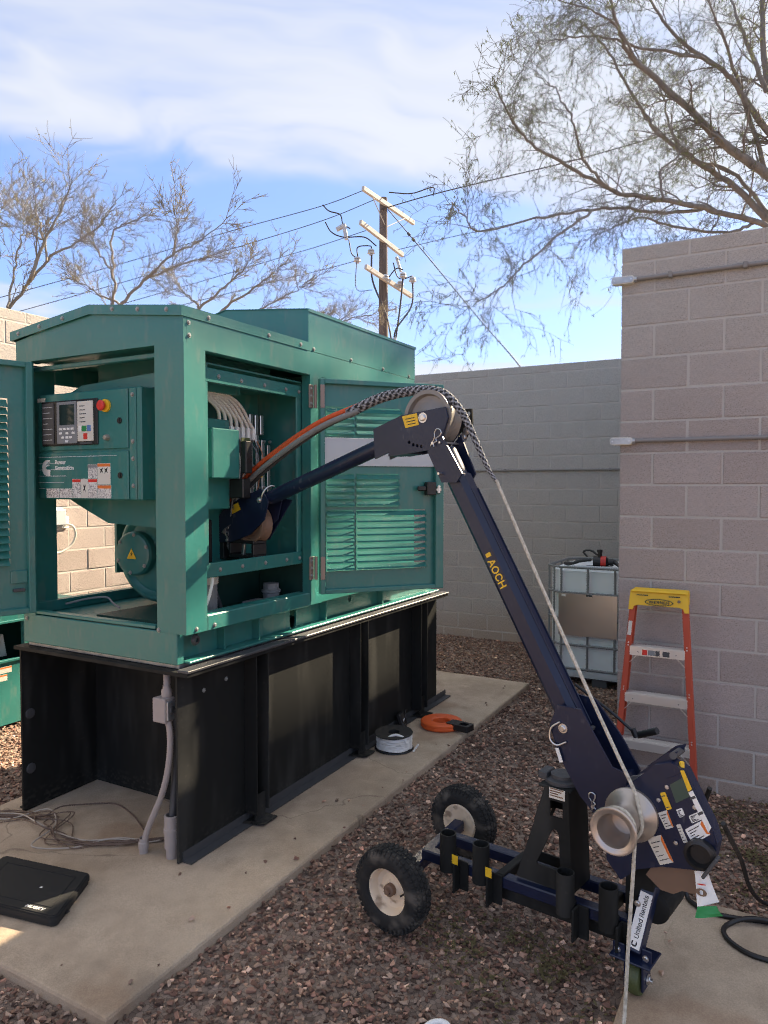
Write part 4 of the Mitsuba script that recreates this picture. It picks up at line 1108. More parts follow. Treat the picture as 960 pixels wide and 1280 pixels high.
# winch body
bd = [(0.940, 0.655), (1.000, 0.800), (1.056, 0.856), (1.117, 0.922), (1.176, 0.946), (1.226, 0.925), (1.255, 0.872), (1.318, 0.757), (1.337, 0.700), (1.325, 0.635), (1.276, 0.588), (1.150, 0.560), (1.060, 0.520), (1.0, 0.46), (0.945, 0.52)]
wb = add(P_ + '__winch_body', [pp(bd, 0.150, 0.160), pp(bd, 0.098, 0.1485), pp([(0.95, 0.66), (1.02, 0.80), (1.12, 0.86), (1.20, 0.74), (1.21, 0.64), (1.12, 0.57), (1.0, 0.50)], -0.10, 0.0975), pp([(1.165, 0.885), (1.225, 0.925), (1.318, 0.757), (1.332, 0.70), (1.255, 0.668), (1.20, 0.74)], 0.1605, 0.166)], 'navy', 18)
add(wb + '__guard', pp([(1.115, 0.552), (1.29, 0.592), (1.298, 0.53), (1.292, 0.505), (1.255, 0.488), (1.215, 0.484), (1.185, 0.462), (1.140, 0.462), (1.085, 0.50)], 0.130, 0.1375), 'brown', False, 'dull brown guard under the winch body')
add(wb + '__edge_strip', pp([(1.212, 0.928), (1.224, 0.932), (1.252, 0.872), (1.240, 0.860)], 0.1665, 0.170), 'yellow', False)
es_ = add(wb + '__edge_plate', pp([(1.241, 0.858), (1.254, 0.868), (1.318, 0.755), (1.309, 0.735)], 0.1665, 0.170), 'white', False)
for t in (0.1, 0.5):
    q = np.array([1.2475, 0.863]) * (1 - t) + np.array([1.3135, 0.745]) * t
    add(es_ + '__bar', pp([(q[0] - 0.008, q[1] - 0.010), (q[0] + 0.008, q[1] + 0.002), (q[0] + 0.012, q[1] - 0.006), (q[0] - 0.004, q[1] - 0.018)], 0.1702, 0.1708), 'darkgrey', False)
add(wb + '__screen', pp([(1.176, 0.868), (1.222, 0.907), (1.246, 0.845), (1.199, 0.808)], 0.1662, 0.1682), 'lcd', False)
def lab(pts, m, nm='label', parent=wb, b=0.1664, head=None):
    pts = np.array(pts)
    k = add(f'{parent}__{nm}', prism(np.array(Polygon(pts).buffer(-0.003).buffer(0.003).exterior.coords), b, b + 0.0009, PM), m, False)
    if head is not None:
        c = pts.mean(0)
        a, b_ = head
        q = [pts[a], pts[b_], pts[b_] + (c - pts[b_]) * 0.32, pts[a] + (c - pts[a]) * 0.32]
        add(k + '__header', prism(np.array(Polygon(q).buffer(0).exterior.coords), b + 0.001, b + 0.0014, PM), 'warn_orange' if m != 'yellow' else 'plastic_black', False)
    # ruled lines of print
    o, e1, e2 = pts[0], pts[1] - pts[0], pts[3] - pts[0]
    for t in np.linspace(0.2, 0.85, 5 if m != 'yellow' else 2):
        s0, s1 = 0.12, 0.55 + 0.2 * math.sin(9 * t)
        p0, p1 = o + e1 * s0 + e2 * t, o + e1 * s1 + e2 * t
        d = (p1 - p0) / np.linalg.norm(p1 - p0); n_ = np.array([-d[1], d[0]]) * 0.0014
        add(k + '__line', prism([p0 - n_, p1 - n_, p1 + n_, p0 + n_], b + 0.0015, b + 0.0018, PM), 'darkgrey', False)
    return k
lab([(1.140, 0.826), (1.158, 0.836), (1.183, 0.781), (1.165, 0.770)], 'yellow', b=0.1602)
lab([(1.134, 0.752), (1.166, 0.772), (1.190, 0.716), (1.162, 0.700)], 'offwhite', b=0.1602, head=(1, 2))
lab([(1.200, 0.730), (1.214, 0.738), (1.241, 0.681), (1.227, 0.672)], 'offwhite', b=0.1664)
lab([(1.096, 0.647), (1.146, 0.676), (1.192, 0.590), (1.144, 0.564)], 'offwhite', b=0.1602, head=(1, 2))
lab([(1.199, 0.784), (1.219, 0.797), (1.230, 0.773), (1.212, 0.759)], 'white')
lab([(1.242, 0.774), (1.274, 0.798), (1.287, 0.775), (1.254, 0.751)], 'white')
lab([(1.230, 0.722), (1.286, 0.771), (1.316, 0.731), (1.258, 0.678)], 'white', head=(1, 2))
for a, z in ((1.136, 0.80), (1.165, 0.855), (1.20, 0.665), (1.262, 0.81), (1.28, 0.60)):
    add(wb + '__screw', hexbolt(W(a, 0.161 if a < 1.18 else 0.1662, z), PV, 0.005, 0.004), 'steel')
so = add(wb + '__power_inlet', [lathe([(0.048, 0), (0.052, 0.006), (0.052, 0.03), (0.040, 0.034), (0.034, 0.012), (0, 0.012)], frame(W(1.285, 0.160, 0.655), PU, z=PV), 30)], 'plastic_black', 35)
add(so + '__flap', [put(box(-0.045, 0.045, -0.006, 0.006, 0.03, 0.075, 0.004), frame(W(1.325, 0.150, 0.63), [0.5, 0, 0.85] - 0 * UPZ, z=PV))], 'darkgrey', 30)
ha = add(wb + '__handle', [pp([(1.045, 0.86), (1.150, 0.962), (1.19, 0.980), (1.178, 0.952), (1.13, 0.905)], 0.02, 0.03), pp([(1.045, 0.86), (1.150, 0.962), (1.19, 0.980), (1.178, 0.952), (1.13, 0.905)], 0.12, 0.13)], 'navy', 20)
add(ha + '__grip', rod(W(1.165, -0.0, 0.945), W(1.178, 0.14, 0.965), 0.013, 14), 'darkgrey', 50)
add(wb + '__bright_plate', pp([(0.962, 0.785), (1.025, 0.810), (1.015, 0.770), (0.975, 0.755)], -0.03, -0.02), 'aluminium', False)
add(wb + '__yellow_lever', [beam(W(1.165, 0.05, 0.895), W(1.21, 0.14, 0.94), 0.016, 0.026, 0.004)], 'yellow', 30)
# capstan
cm_ = frame(W(1.040, 0.158, 0.722), PU, z=PV)
cpn = add(P_ + '__capstan', lathe([(0.092, 0.0), (0.098, 0.004), (0.098, 0.018), (0.088, 0.026), (0.066, 0.050), (0.057, 0.085), (0.056, 0.130), (0.061, 0.150), (0.074, 0.168), (0.083, 0.174), (0.085, 0.181), (0.082, 0.187), (0.074, 0.188), (0.060, 0.180), (0.050, 0.150), (0.048, 0.07), (0, 0.066)], cm_, 64), 'castmetal', 40)
labels[cpn] = {'label': 'bright flared capstan drum'}
# crank on the far side
add(P_ + '__crank', [tube(spline(Wp([(0.66, -0.17, 1.07), (0.74, -0.18, 1.022), (0.83, -0.19, 0.965), (0.915, -0.2, 0.902)]), 5), 0.007, 8), rod(W(0.905, -0.20, 0.918), W(0.922, -0.20, 0.885), 0.012), rod(W(0.925, -0.21, 0.893), W(1.010, -0.19, 0.934), 0.0145, 14)], 'plastic_black', 40)
# motor and front column with its caster
mt_ = frame(W(1.085, -0.14, 0.335), PU, z=PV)
add(P_ + '__motor', [lathe([(0, 0), (0.055, 0), (0.06, 0.01), (0.06, 0.19), (0.045, 0.20), (0, 0.20)], mt_, 26), pbox(1.02, 1.10, 0.38, 0.53, -0.08, 0.09), pbox(0.98, 1.06, 0.25, 0.47, -0.10, 0.06)], 'black', 35)
c0, c1 = W(1.078, 0.055, 0.425), W(1.052, 0.150, 0.205)
fc = add(P_ + '__front_column', [beam(c0, c1, 0.056, 0.056, 0.004, up=PU)], 'navy', 25)
dC = (c1 - c0) / np.linalg.norm(c1 - c0)
nC = np.cross(dC, PU); nC /= np.linalg.norm(nC)
if nC @ PV < 0: nC = -nC
up_c = -dC
xr = np.cross(up_c, nC)
stM = frame(c0 + dC * 0.130 + nC * 0.0284, up_c, z=nC)
stk = add(fc + '__sticker', put(box(-0.098, 0.098, -0.023, 0.023, 0, 0.0010), stM), 'white', False)
add(stk + '__lettering', text('United Rentals', 0.0165, stM @ trimesh.transformations.translation_matrix([0.014, -0.002, 0.0010]), 0.0006, True, True, sx=1.0), 'plastic_black', False)
lgo = Point(0, 0).buffer(0.011).difference(sbox(-0.004, -0.005, 0.02, 0.005))
add(stk + '__logo', prism(np.array(lgo.exterior.coords), 0.001, 0.0016, stM @ trimesh.transformations.translation_matrix([-0.082, 0.0, 0])), 'plastic_black', False)
add(P_ + '__caster_bracket', [pbox(0.972, 1.125, 0.180, 0.188, 0.07, 0.20), pbox(1.083, 1.092, 0.07, 0.180, 0.09, 0.17), pbox(1.018, 1.027, 0.07, 0.180, 0.09, 0.17), pbox(1.083, 1.120, 0.17, 0.235, 0.16, 0.168), pbox(0.975, 1.02, 0.17, 0.225, 0.16, 0.168)], 'navy', False)
cw = add(P_ + '__caster_wheel', [lathe([(0.0, -0.024), (0.052, -0.024), (0.062, -0.021), (0.066, -0.010), (0.0665, 0.010), (0.062, 0.021), (0.052, 0.024), (0, 0.024)], zdir(W(1.055, 0.125, Z2 + 0.0665), PU), 36)], 'olive', 40)
add(cw + '__axle_bolt', [rod(W(1.005, 0.125, Z2 + 0.0665), W(1.112, 0.125, Z2 + 0.0665), 0.008), hexbolt(W(1.093, 0.125, Z2 + 0.0665), PU, 0.013, 0.01), hexbolt(W(1.017, 0.125, Z2 + 0.0665), -PU, 0.013, 0.01)], 'steel')
for q in ((1.10, 0.169, 0.205), (0.995, 0.169, 0.20), (1.068, 0.17, 0.40)):
    add(P_ + '__bracket_bolt', hexbolt(W(*q), PV, 0.008, 0.006), 'steel')

# ------------------------------------------------------------------ rope, pulling grip, cables
ca, cz, cr = 1.040, 0.722, 0.0645
wrap = [(ca + cr * math.cos(t), 0.305 - 0.075 * (t / 6.78), cz + cr * math.sin(t)) for t in np.linspace(-0.05, 2 * math.pi + 0.45, 40)]
s0_, s1_ = np.array([1.096, 0.212, 0.775]), np.array([0.372, 0.012, 1.955])
rp = [(1.42, 1.15, Z2 + 0.006), (1.26, 0.85, Z2 + 0.006), (1.135, 0.55, Z2 + 0.006), (1.096, 0.375, Z2 + 0.02), (1.090, 0.335, 0.17), (1.093, 0.322, 0.36), (1.101, 0.310, 0.58)] + wrap + [tuple(s0_ + (s1_ - s0_) * t - np.array([0, 0, 0.02 * math.sin(math.pi * t)])) for t in np.linspace(0.04, 1, 12)]
k = add('rope', tube(spline(Wp(rp), 5), 0.0068, 8), 'rope', 60)
labels[k] = {'label': 'pale pulling rope wound once around the capstan and running up along the lower boom', 'category': 'rope'}
gp = spline(Wp([(0.385, 0.005, 1.930), (0.33, 0, 1.995), (0.281, 0, 2.085), (0.225, 0, 2.195), (0.175, 0, 2.275), (0.095, 0, 2.348), (0.005, 0, 2.376), (-0.10, 0, 2.380), (-0.22, 0, 2.372), (-0.34, 0, 2.350), (-0.50, 0, 2.300)]), 26)
n = len(gp)
s_ = np.linspace(0, 1, n)
rad = np.interp(s_, [0, 0.07, 0.16, 0.30, 0.55, 1.0], [0.0065, 0.0085, 0.0115, 0.0150, 0.0205, 0.0250])
def braided(path, rad, sides=28, turns=60):
    m = tube(path, rad, sides, False)
    v = np.array(m.vertices).reshape(len(path), sides, 3)
    a = np.arange(sides)[None] * 2 * np.pi / sides
    t = np.linspace(0, 1, len(path))[:, None] * turns
    amp = np.maximum(np.abs(np.sin(a * 3 + t * 3.0)), np.abs(np.sin(a * 3 - t * 3.0))) ** 3
    jig = meshkit.noise(np.stack([np.cos(a) * 2 + t * 3, np.sin(a) * 2 + 0 * t, t * 5 + 0 * a], -1), 4)
    c = path[:, None]
    v = c + (v - c) * (0.86 + 0.22 * amp + 0.16 * (jig - 0.5))[..., None]
    m.vertices = v.reshape(-1, 3)
    return m
gm_ = braided(gp, rad)
aa_ = np.arange(28)[None] * 2 * np.pi / 28
tt_ = np.linspace(0, 1, len(gp))[:, None] * 34 * 2 * np.pi
w1, w2 = np.sin(4 * aa_ + tt_), np.sin(4 * aa_ - tt_)
top1 = np.sin(8 * aa_ + 1.0) > 0
lum = np.where(np.where(top1, w1, w2) > 0.45, 0.36, np.where(np.where(top1, w2, w1) > 0.5, 0.12, 0.018))
lum = lum * (0.45 + 0.9 * meshkit.noise(np.stack([np.cos(aa_) * 3 + tt_ * 0.21, np.sin(aa_) * 3 + 0 * tt_, tt_ * 0.8 + 0 * aa_], -1), 6))
k = add('pulling_grip', gm_, 'stone', True, color=np.clip(lum.reshape(-1, 1) * np.array([[0.98, 1.0, 1.06]]), 0, 1))
labels[k] = {'label': 'black and white braided pulling grip draped over the elbow sheave of the boom', 'category': 'pulling grip'}


def cable(name, pts, r, m, label, cat='cable', group=None, sides=9, n=8):
    k = add(name, tube(spline(pts, n), r, sides), m, 60)
    labels[k] = {'label': label, 'category': cat}
    if group:
        labels[k]['group'] = group
    return k


bp = [(-0.42, 2.322), (-0.70, 2.252), (-1.011, 2.122), (-1.281, 1.975), (-1.405, 1.860), (-1.455, 1.760), (-1.46, 1.66), (-1.40, 1.58)]
cable('orange_cable', Wp([(a, 0.004, z + 0.014) for a, z in bp]), 0.0135, 'cable_orange', 'orange cable running from the pulling grip down into the open generator')
cable('grey_cable', Wp([(a, 0.012, z - 0.012 - 0.006 * i) for i, (a, z) in enumerate(bp)]), 0.0145, 'grey', 'thick dark grey cable hanging just under the orange cable')
cable('grey_cable', Wp([(a, -0.020, z - 0.004 - 0.012 * i) for i, (a, z) in enumerate(bp)]), 0.0125, 'darkgrey', 'second grey cable on the far side of the orange cable')
cable('yellow_cord', Wp([(-1.18, -0.02, 1.985), (-1.27, -0.03, 1.955), (-1.31, 0.0, 1.89), (-1.32, 0.02, 1.83)]), 0.0035, 'yellow', 'thin yellow cord beside the boom head inside the cabinet', 'cord')

# ------------------------------------------------------------------ step ladder, folded against the wall
LD = thing('step_ladder', 'red step ladder with a yellow cap folded against the block wall', 'ladder')
yb_, yt_ = 4.80, 4.735
zg_ = 0.02
def lad(x0, z, dy=0.0):
    t = (z - zg_) / 1.2
    return np.array([x0, yb_ + (yt_ - yb_) * t + dy, z])
xl_b, xl_t, xr_b, xr_t = -0.985, -0.868, -0.505, -0.566
for (xb, xt, nm) in ((xl_b, xl_t, 'l'), (xr_b, xr_t, 'r')):
    s = 1 if nm == 'l' else -1
    a, b = lad(xb, zg_ + 0.03), lad(xt, 1.20)
    d = (b - a) / np.linalg.norm(b - a)
    k = add(LD + '__front_rail', [beam(a, b, 0.030, 0.006, 0.001, up=(0, 1, 0)), beam(a + np.array([-s * 0.013, 0.036, 0]), b + np.array([-s * 0.013, 0.036, 0]), 0.005, 0.066, 0.001, up=(0, 1, 0))] if False else
            [beam(a, b, 0.006, 0.034, 0.002, up=(1, 0, 0)), beam(a + np.array([-s * 0.014, 0.033, 0]), b + np.array([-s * 0.014, 0.033, 0]), 0.060, 0.006, 0.002, up=(1, 0, 0))], 'ladder_red', False)
    for t in (0.245, 0.26, 0.50, 0.515, 0.75, 0.765):
        add(k + '__rivet', lathe([(0.005, 0), (0.004, 0.003), (0, 0.0035)], zdir(a + (b - a) * (t + 0.02) + np.array([0, -0.0035, 0]), [0, -1, 0]), 10), 'aluminium')
    add(k + '__foot', [box(xb - 0.026, xb + 0.026, yb_ - 0.012, yb_ + 0.06, zg_ - 0.012, zg_ + 0.045, 0.006)], 'yellow', False)
    a2, b2 = lad(xb * 0.985 - 0.011, zg_, 0.085), lad(xt * 0.99 - 0.007, 1.18, 0.075)
    add(LD + '__rear_rail', beam(a2, b2, 0.03, 0.022, 0.002, up=(1, 0, 0)), 'ladder_red', False)
cap_o = lad(-0.717, 1.205)
cap = prism([(-0.176, 0), (-0.150, 0), (-0.143, 0.022), (-0.120, 0.030), (0.120, 0.030), (0.143, 0.022), (0.150, 0.0), (0.176, 0), (0.166, 0.118), (0.158, 0.124), (-0.158, 0.124), (-0.166, 0.118)], -0.012, 0, frame([cap_o[0], cap_o[1] - 0.012, 1.165], [1, 0, 0], z=[0, -1, 0.12]))
cpz = 1.287
kc = add(LD + '__cap', [cap, box(-0.880, -0.554, cap_o[1] - 0.012, cap_o[1] + 0.130, cpz - 0.014, cpz, 0.006), box(-0.880, -0.866, cap_o[1], cap_o[1] + 0.128, 1.20, cpz - 0.013), box(-0.568, -0.554, cap_o[1], cap_o[1] + 0.128, 1.20, cpz - 0.013), box(-0.865, -0.569, cap_o[1] + 0.116, cap_o[1] + 0.128, 1.20, cpz - 0.0141)], 'yellow', 20)
Mc = frame([cap_o[0], cap_o[1] - 0.0285, 1.165], [1, 0, 0], z=[0, -1, 0.12]) @ trimesh.transformations.translation_matrix([0, 0, 0.0165 - 0.0155])
oval = Point(0, 0).buffer(1, 32)
from shapely import affinity
ov = affinity.scale(oval, 0.082, 0.021).difference(affinity.scale(oval, 0.076, 0.0165))
kk = add(kc + '__badge', prism(np.array(ov.exterior.coords), 0, 0.001, Mc @ trimesh.transformations.translation_matrix([0.006, 0.055, 0.0]), [Polygon(r_) for r_ in ov.interiors]), 'plastic_black', False)
add(kk + '__lettering', text('WERNER', 0.018, Mc @ trimesh.transformations.translation_matrix([0.006, 0.055, 0.0]), 0.001, True, True, sx=1.15), 'plastic_black', False)
for x in (-0.092, 0.092):
    add(kc + '__slot', put(box(x - 0.033, x + 0.033, 0.091, 0.097, 0, 0.0012), Mc), 'plastic_black', False)
add(kc + '__mark', prism(np.array(Point(0.120, 0.068).buffer(0.009).exterior.coords), 0, 0.001, Mc), 'brown', False)
for z, w in ((0.30, 0), (0.603, 1), (0.905, 2)):
    t = (z - zg_) / 1.18
    x0 = xl_b + (xl_t - xl_b) * t + 0.012
    x1 = xr_b + (xr_t - xr_b) * t - 0.012
    y = lad(0, z)[1]
    st = add(LD + '__step', [box(x0, x1, y - 0.008, y - 0.004, z - 0.030, z + 0.022, 0.001), box(x0, x1, y - 0.004, y + 0.072, z + 0.019, z + 0.023, 0.001)] + [box(x0, x1, y - 0.006 + 0.012 * i, y - 0.001 + 0.012 * i, z + 0.0228, z + 0.0275, 0.001) for i in range(7)], 'aluminium', False)
    for s, xx in ((1, x0), (-1, x1)):
        add(st + '__brace', [beam((xx, y - 0.003, z - 0.075), (xx + s * 0.05, y - 0.003, z - 0.020), 0.003, 0.018, 0, up=(0, 1, 0))], 'aluminium', False)
    for xx in (x0 + 0.05, x1 - 0.05):
        add(st + '__rivet', lathe([(0.004, 0), (0.003, 0.003), (0, 0.003)], zdir([xx, y - 0.0082, z - 0.006], [0, -1, 0]), 8), 'grey')
    if w == 2:
        for xa, xb2, m_ in ((0.075, 0.105, 'red'), (0.110, 0.150, 'grey'), (0.153, 0.178, 'darkgrey'), (0.195, 0.235, 'darkgrey')):
            add(st + '__label', box(x0 + xa, x0 + xb2, y - 0.0092, y - 0.0082, z - 0.022, z + 0.010), m_, False)
add(LD + '__rail_sticker', beam(lad(-0.889, 1.00) - np.array([0, 0.0062, 0]), lad(-0.880, 1.09) - np.array([0, 0.0062, 0]), 0.0012, 0.022, 0, up=(1, 0, 0)), 'offwhite', False)

# ------------------------------------------------------------------ caged water tank
IB = thing('caged_tank', 'white plastic tank in a grey cage with a metal plate on its front', 'tank')
ix0, ix1, iy0, iy1, iz0, iz1, ch = -2.13, -1.06, 7.06, 8.06, 0.155, 1.14, 0.15
def oct_(g):
    return [(ix0 + ch + g * 0.4, iy0 + g), (ix1 - ch - g * 0.4, iy0 + g), (ix1 - g, iy0 + ch + g * 0.4), (ix1 - g, iy1 - ch - g * 0.4), (ix1 - ch - g * 0.4, iy1 - g), (ix0 + ch + g * 0.4, iy1 - g), (ix0 + g, iy1 - ch - g * 0.4), (ix0 + g, iy0 + ch + g * 0.4)]
add(IB + '__bottle', [prism(np.array(Polygon(oct_(0.03)).buffer(-0.03).buffer(0.03).exterior.coords), iz0 + 0.01, iz1 - 0.03), prism(np.array(Polygon(oct_(0.07)).exterior.coords), iz1 - 0.03, iz1 - 0.012)], 'tank', 30)
path = [np.array(p) for p in oct_(0.0)]
def hoop(z, r=0.011):
    pts = [np.array([*p, z]) for p in path] + [np.array([*path[0], z])]
    return trimesh.util.concatenate([rod(pts[i], pts[i + 1], r, 8) for i in range(8)])
for z in (iz1 + 0.005, 0.90, 0.645, 0.395, iz0 + 0.012):
    add(IB + '__cage_hoop', hoop(z), 'cage', 50)
posts = []
for i in range(8):
    p, q = path[i], path[(i + 1) % 8]
    L = np.linalg.norm(q - p)
    n_ = 1 if L < 0.3 else 3
    for t in ([0.5] if n_ == 1 else [0.02, 0.35, 0.68, 0.98]):
        posts.append(p + (q - p) * t)
for p in posts:
    add(IB + '__cage_post', rod((p[0], p[1] - 0.0, iz0), (p[0], p[1], iz1), 0.0105, 8), 'cage', 50)
add(IB + '__frame_band', [box(ix0 + 0.05, ix1 - 0.05, iy0 - 0.004, iy0 + 0.02, 0.10, 0.152, 0.003), box(ix0 + 0.05, ix1 - 0.05, iy0 - 0.002, iy1, 0.088, 0.10)], 'lightgrey', False)
pal_ = add(IB + '__pallet', [box(ix0 + 0.02, ix1 - 0.02, iy0 + 0.01, iy1 - 0.01, 0.075, 0.0875, 0.002), box(ix0 + 0.02, ix1 - 0.02, iy0, iy0 + 0.10, -0.035, -0.012, 0.003)] + [box(x - 0.07, x + 0.07, iy0 + 0.01, iy1 - 0.01, -0.0119, 0.0749, 0.003) for x in (ix0 + 0.10, (ix0 + ix1) / 2, ix1 - 0.10)], 'darkgrey', False)
add(IB + '__pallet_runner', box(ix0 + 0.02, ix1 - 0.02, iy0 - 0.003, iy0 - 0.0005, -0.03, -0.008, 0), 'lightgrey', False)
pm_ = add(IB + '__metal_plate', box(-1.985, -1.43, iy0 - 0.016, iy0 - 0.0125, 0.49, 0.895, 0.0005), 'stainless', False, 'blank shiny metal plate on the front of the cage')
add(pm_ + '__clip', [box(-1.955, -1.915, iy0 - 0.020, iy0 - 0.0161, 0.865, 0.885), ], 'white', False)
add(pm_ + '__clip', [box(-1.72, -1.66, iy0 - 0.020, iy0 - 0.0161, 0.875, 0.893), ], 'darkgrey', False)
# pump and hoses lying on the tank
PMK = thing('pump', 'small black pump with a red band lying on top of the white caged tank', 'pump')
pz = iz1 - 0.012
add(PMK + '__body', [lathe([(0, 0), (0.05, 0), (0.055, 0.02), (0.055, 0.12), (0.035, 0.14), (0.035, 0.19), (0, 0.19)], zdir([-1.72, 7.32, pz + 0.056], [1, 0.15, 0]), 22), box(-1.80, -1.55, 7.26, 7.40, pz, pz + 0.012, 0.003)], 'plastic_black', 35)
add(PMK + '__band', lathe([(0.0565, 0.05), (0.0575, 0.052), (0.0575, 0.10), (0.0565, 0.102)], zdir([-1.70, 7.323, pz + 0.056], [1, 0.15, 0]), 22), 'red', 35)
add(PMK + '__port', [rod((-1.66, 7.33, pz + 0.10), (-1.66, 7.33, pz + 0.155), 0.02), rod((-1.66, 7.33, pz + 0.15), (-1.66, 7.33, pz + 0.175), 0.027)], 'plastic_black', 35)
cable('hose', [(-2.02, 7.40, pz + 0.018), (-1.93, 7.30, pz + 0.03), (-1.84, 7.30, pz + 0.06), (-1.74, 7.31, pz + 0.075)], 0.016, 'plastic_black', 'black hose lying along the left of the tank top up to the pump', 'hose')
cable('hose', [(-1.53, 7.35, pz + 0.06), (-1.45, 7.28, pz + 0.03), (-1.35, 7.24, pz + 0.022), (-1.20, 7.28, pz + 0.022)], 0.020, 'plastic_black', 'thick black hose leaving the right side of the pump on the tank', 'hose')
cable('hose', [(-1.90, 7.22, pz + 0.012), (-1.78, 7.2, pz + 0.016), (-1.65, 7.21, pz + 0.014), (-1.5, 7.24, pz + 0.012)], 0.011, 'lightgrey', 'pale grey hose in front of the pump on the tank', 'hose')
cable('hose', [(-1.46, 7.45, pz + 0.03), (-1.455, 7.45, pz + 0.12), (-1.43, 7.45, pz + 0.16), (-1.40, 7.45, pz + 0.12), (-1.39, 7.45, pz + 0.02)], 0.010, 'darkgrey', 'short hose loop standing up at the right end of the tank top', 'hose')
cable('hose', [(-1.78, 7.33, pz + 0.10), (-1.82, 7.33, pz + 0.15), (-1.75, 7.33, pz + 0.165), (-1.68, 7.33, pz + 0.12)], 0.009, 'plastic_black', 'thin black hose arching over the pump on the tank', 'hose')

# ------------------------------------------------------------------ spools and reels on the pad
zp = float(zpad(4.49))
SP = thing('wire_spool', 'black spool wound with white wire lying on the concrete pad', 'wire spool')
sc = np.array([-2.425, 4.50, zp + 0.002])
SM = frame(sc, [1, 0, 0], z=[0, 0, 1])
add(SP + '__lower_flange', lathe([(0.04, 0), (0.135, 0), (0.137, 0.003), (0.135, 0.008), (0.04, 0.008)], SM, 44), 'plastic_black', 30)
add(SP + '__upper_flange', lathe([(0.04, 0.110), (0.132, 0.110), (0.134, 0.113), (0.132, 0.118), (0.04, 0.118), (0.04, 0.02)], SM @ trimesh.transformations.rotation_matrix(math.radians(3), [1, 0, 0]), 44), 'matblack', 30)
wpts = []
for t in np.linspace(0, 1, 1600):
    a = t * 2 * math.pi * 26
    wpts.append(sc + np.array([math.cos(a) * (0.120 + 0.004 * math.sin(a * 3.7)), math.sin(a) * (0.120 + 0.004 * math.sin(a * 3.7)), 0.014 + 0.090 * (0.5 - 0.5 * math.cos(t * math.pi * 5))]))
add(SP + '__wire', [tube(wpts, 0.0042, 6), lathe([(0.112, 0.009), (0.113, 0.109)], SM, 40)], 'white', 60)
add(SP + '__wire_tail', tube(spline([sc + q for q in ([-0.07, -0.095, 0.06], [0.0, -0.1, 0.10], [0.045, -0.075, 0.122], [0.10, -0.06, 0.11], [0.125, -0.05, 0.07])], 7), 0.009, 8), 'white', 60)
k = add('cable_tie_end', tube([sc + np.array([0.155, -0.01, 0.006]), sc + np.array([0.19, 0.0, 0.06])], 0.006, 8), 'white', 40)
labels[k] = {'label': 'small white tag standing on the pad right beside the wire spool', 'category': 'tag'}
zp = float(zpad(5.08))
FR = thing('fish_tape_reel', 'bright orange ring shaped fish tape reel with a black handle on the pad', 'reel')
fc_ = np.array([-2.325, 5.07, zp + 0.002])
FM = frame(fc_, [1, 0, 0], z=[0, 0, 1])
add(FR + '__case', [lathe([(0.062, 0.010), (0.075, 0.0), (0.150, 0.0), (0.157, 0.008), (0.157, 0.020), (0.153, 0.024), (0.157, 0.028), (0.157, 0.042), (0.147, 0.050), (0.078, 0.050), (0.064, 0.042), (0.062, 0.010)], FM, 56)], 'orange', 30)
hM = FM @ trimesh.transformations.rotation_matrix(math.radians(-8), [0, 0, 1])
hpoly = sbox(0.075, -0.060, 0.265, 0.045).buffer(-0.015).buffer(0.015).difference(sbox(0.175, -0.038, 0.238, 0.023).buffer(-0.012).buffer(0.012)).difference(Point(0, 0).buffer(0.080))
add(FR + '__handle', prism(np.array(hpoly.exterior.coords), 0.012, 0.056, hM, [Polygon(r_) for r_ in hpoly.interiors]), 'plastic_black', 25)
TLB = thing('battery_charger', 'small black device with a pale label leaning at the foot of the black stand', 'device')
zp = float(zpad(4.87))
Mb = frame([-2.565, 4.90, zp + 0.062], [0.25, -0.9, 0], z=[0.9, 0.25, 0.35])
add(TLB + '__body', [put(box(-0.06, 0.06, -0.06, 0.05, -0.03, 0.01, 0.01), Mb), put(box(-0.045, 0.02, 0.0501, 0.085, -0.028, 0.0, 0.006), Mb)], 'plastic_black', 25)
add(TLB + '__label', put(box(-0.035, 0.035, -0.008, 0.004, 0.01, 0.0112), Mb), 'lightgrey', False)
add(TLB + '__cable', tube(spline([Mb[:3, 3] + np.array([0.02, 0.02, 0.06]), Mb[:3, 3] + np.array([0.03, -0.02, 0.085]), Mb[:3, 3] + np.array([0.05, -0.06, 0.05]), Mb[:3, 3] + np.array([0.05, -0.05, 0.0])], 6), 0.005, 8), 'plastic_black', 60)

# ------------------------------------------------------------------ flat black case on the pad
zp = float(zpad(2.12))
KM = thing('tool_case', 'flat black plastic case lying on the pad at the lower left', 'case')
kc_ = np.array([-3.045, 2.105, zp])
kMx = np.array([0.34, -0.21, 0]); kMx /= np.linalg.norm(kMx)
MK = frame(kc_, [0.955, 0.10, 0], z=[0, 0, 1])
shp = np.array(Polygon([(-0.39, 0.17), (0.165, 0.235), (0.265, 0.09), (0.315, -0.13), (0.26, -0.18), (-0.15, -0.185)]).buffer(-0.03).buffer(0.03).exterior.coords)
shp = np.array(Polygon([(-0.345, 0.160), (0.185, 0.195), (0.330, -0.145), (-0.20, -0.185)]).buffer(-0.028).buffer(0.028).exterior.coords)
add(KM + '__body', [prism(np.array(Polygon(shp).buffer(-0.006).exterior.coords), 0.003, 0.018, MK), prism(np.array(Polygon(shp).buffer(-0.003).exterior.coords), 0.0181, 0.022, MK), prism(shp, 0.0221, 0.040, MK), prism(np.array(Polygon(shp).buffer(-0.004).exterior.coords), 0.0401, 0.046, MK), prism(np.array(Polygon(shp).buffer(-0.010).exterior.coords), 0.0461, 0.050, MK), prism(np.array(Polygon(shp).buffer(-0.055).exterior.coords), 0.0501, 0.0525, MK, [Polygon(shp).buffer(-0.062)])], 'matblack', 20)
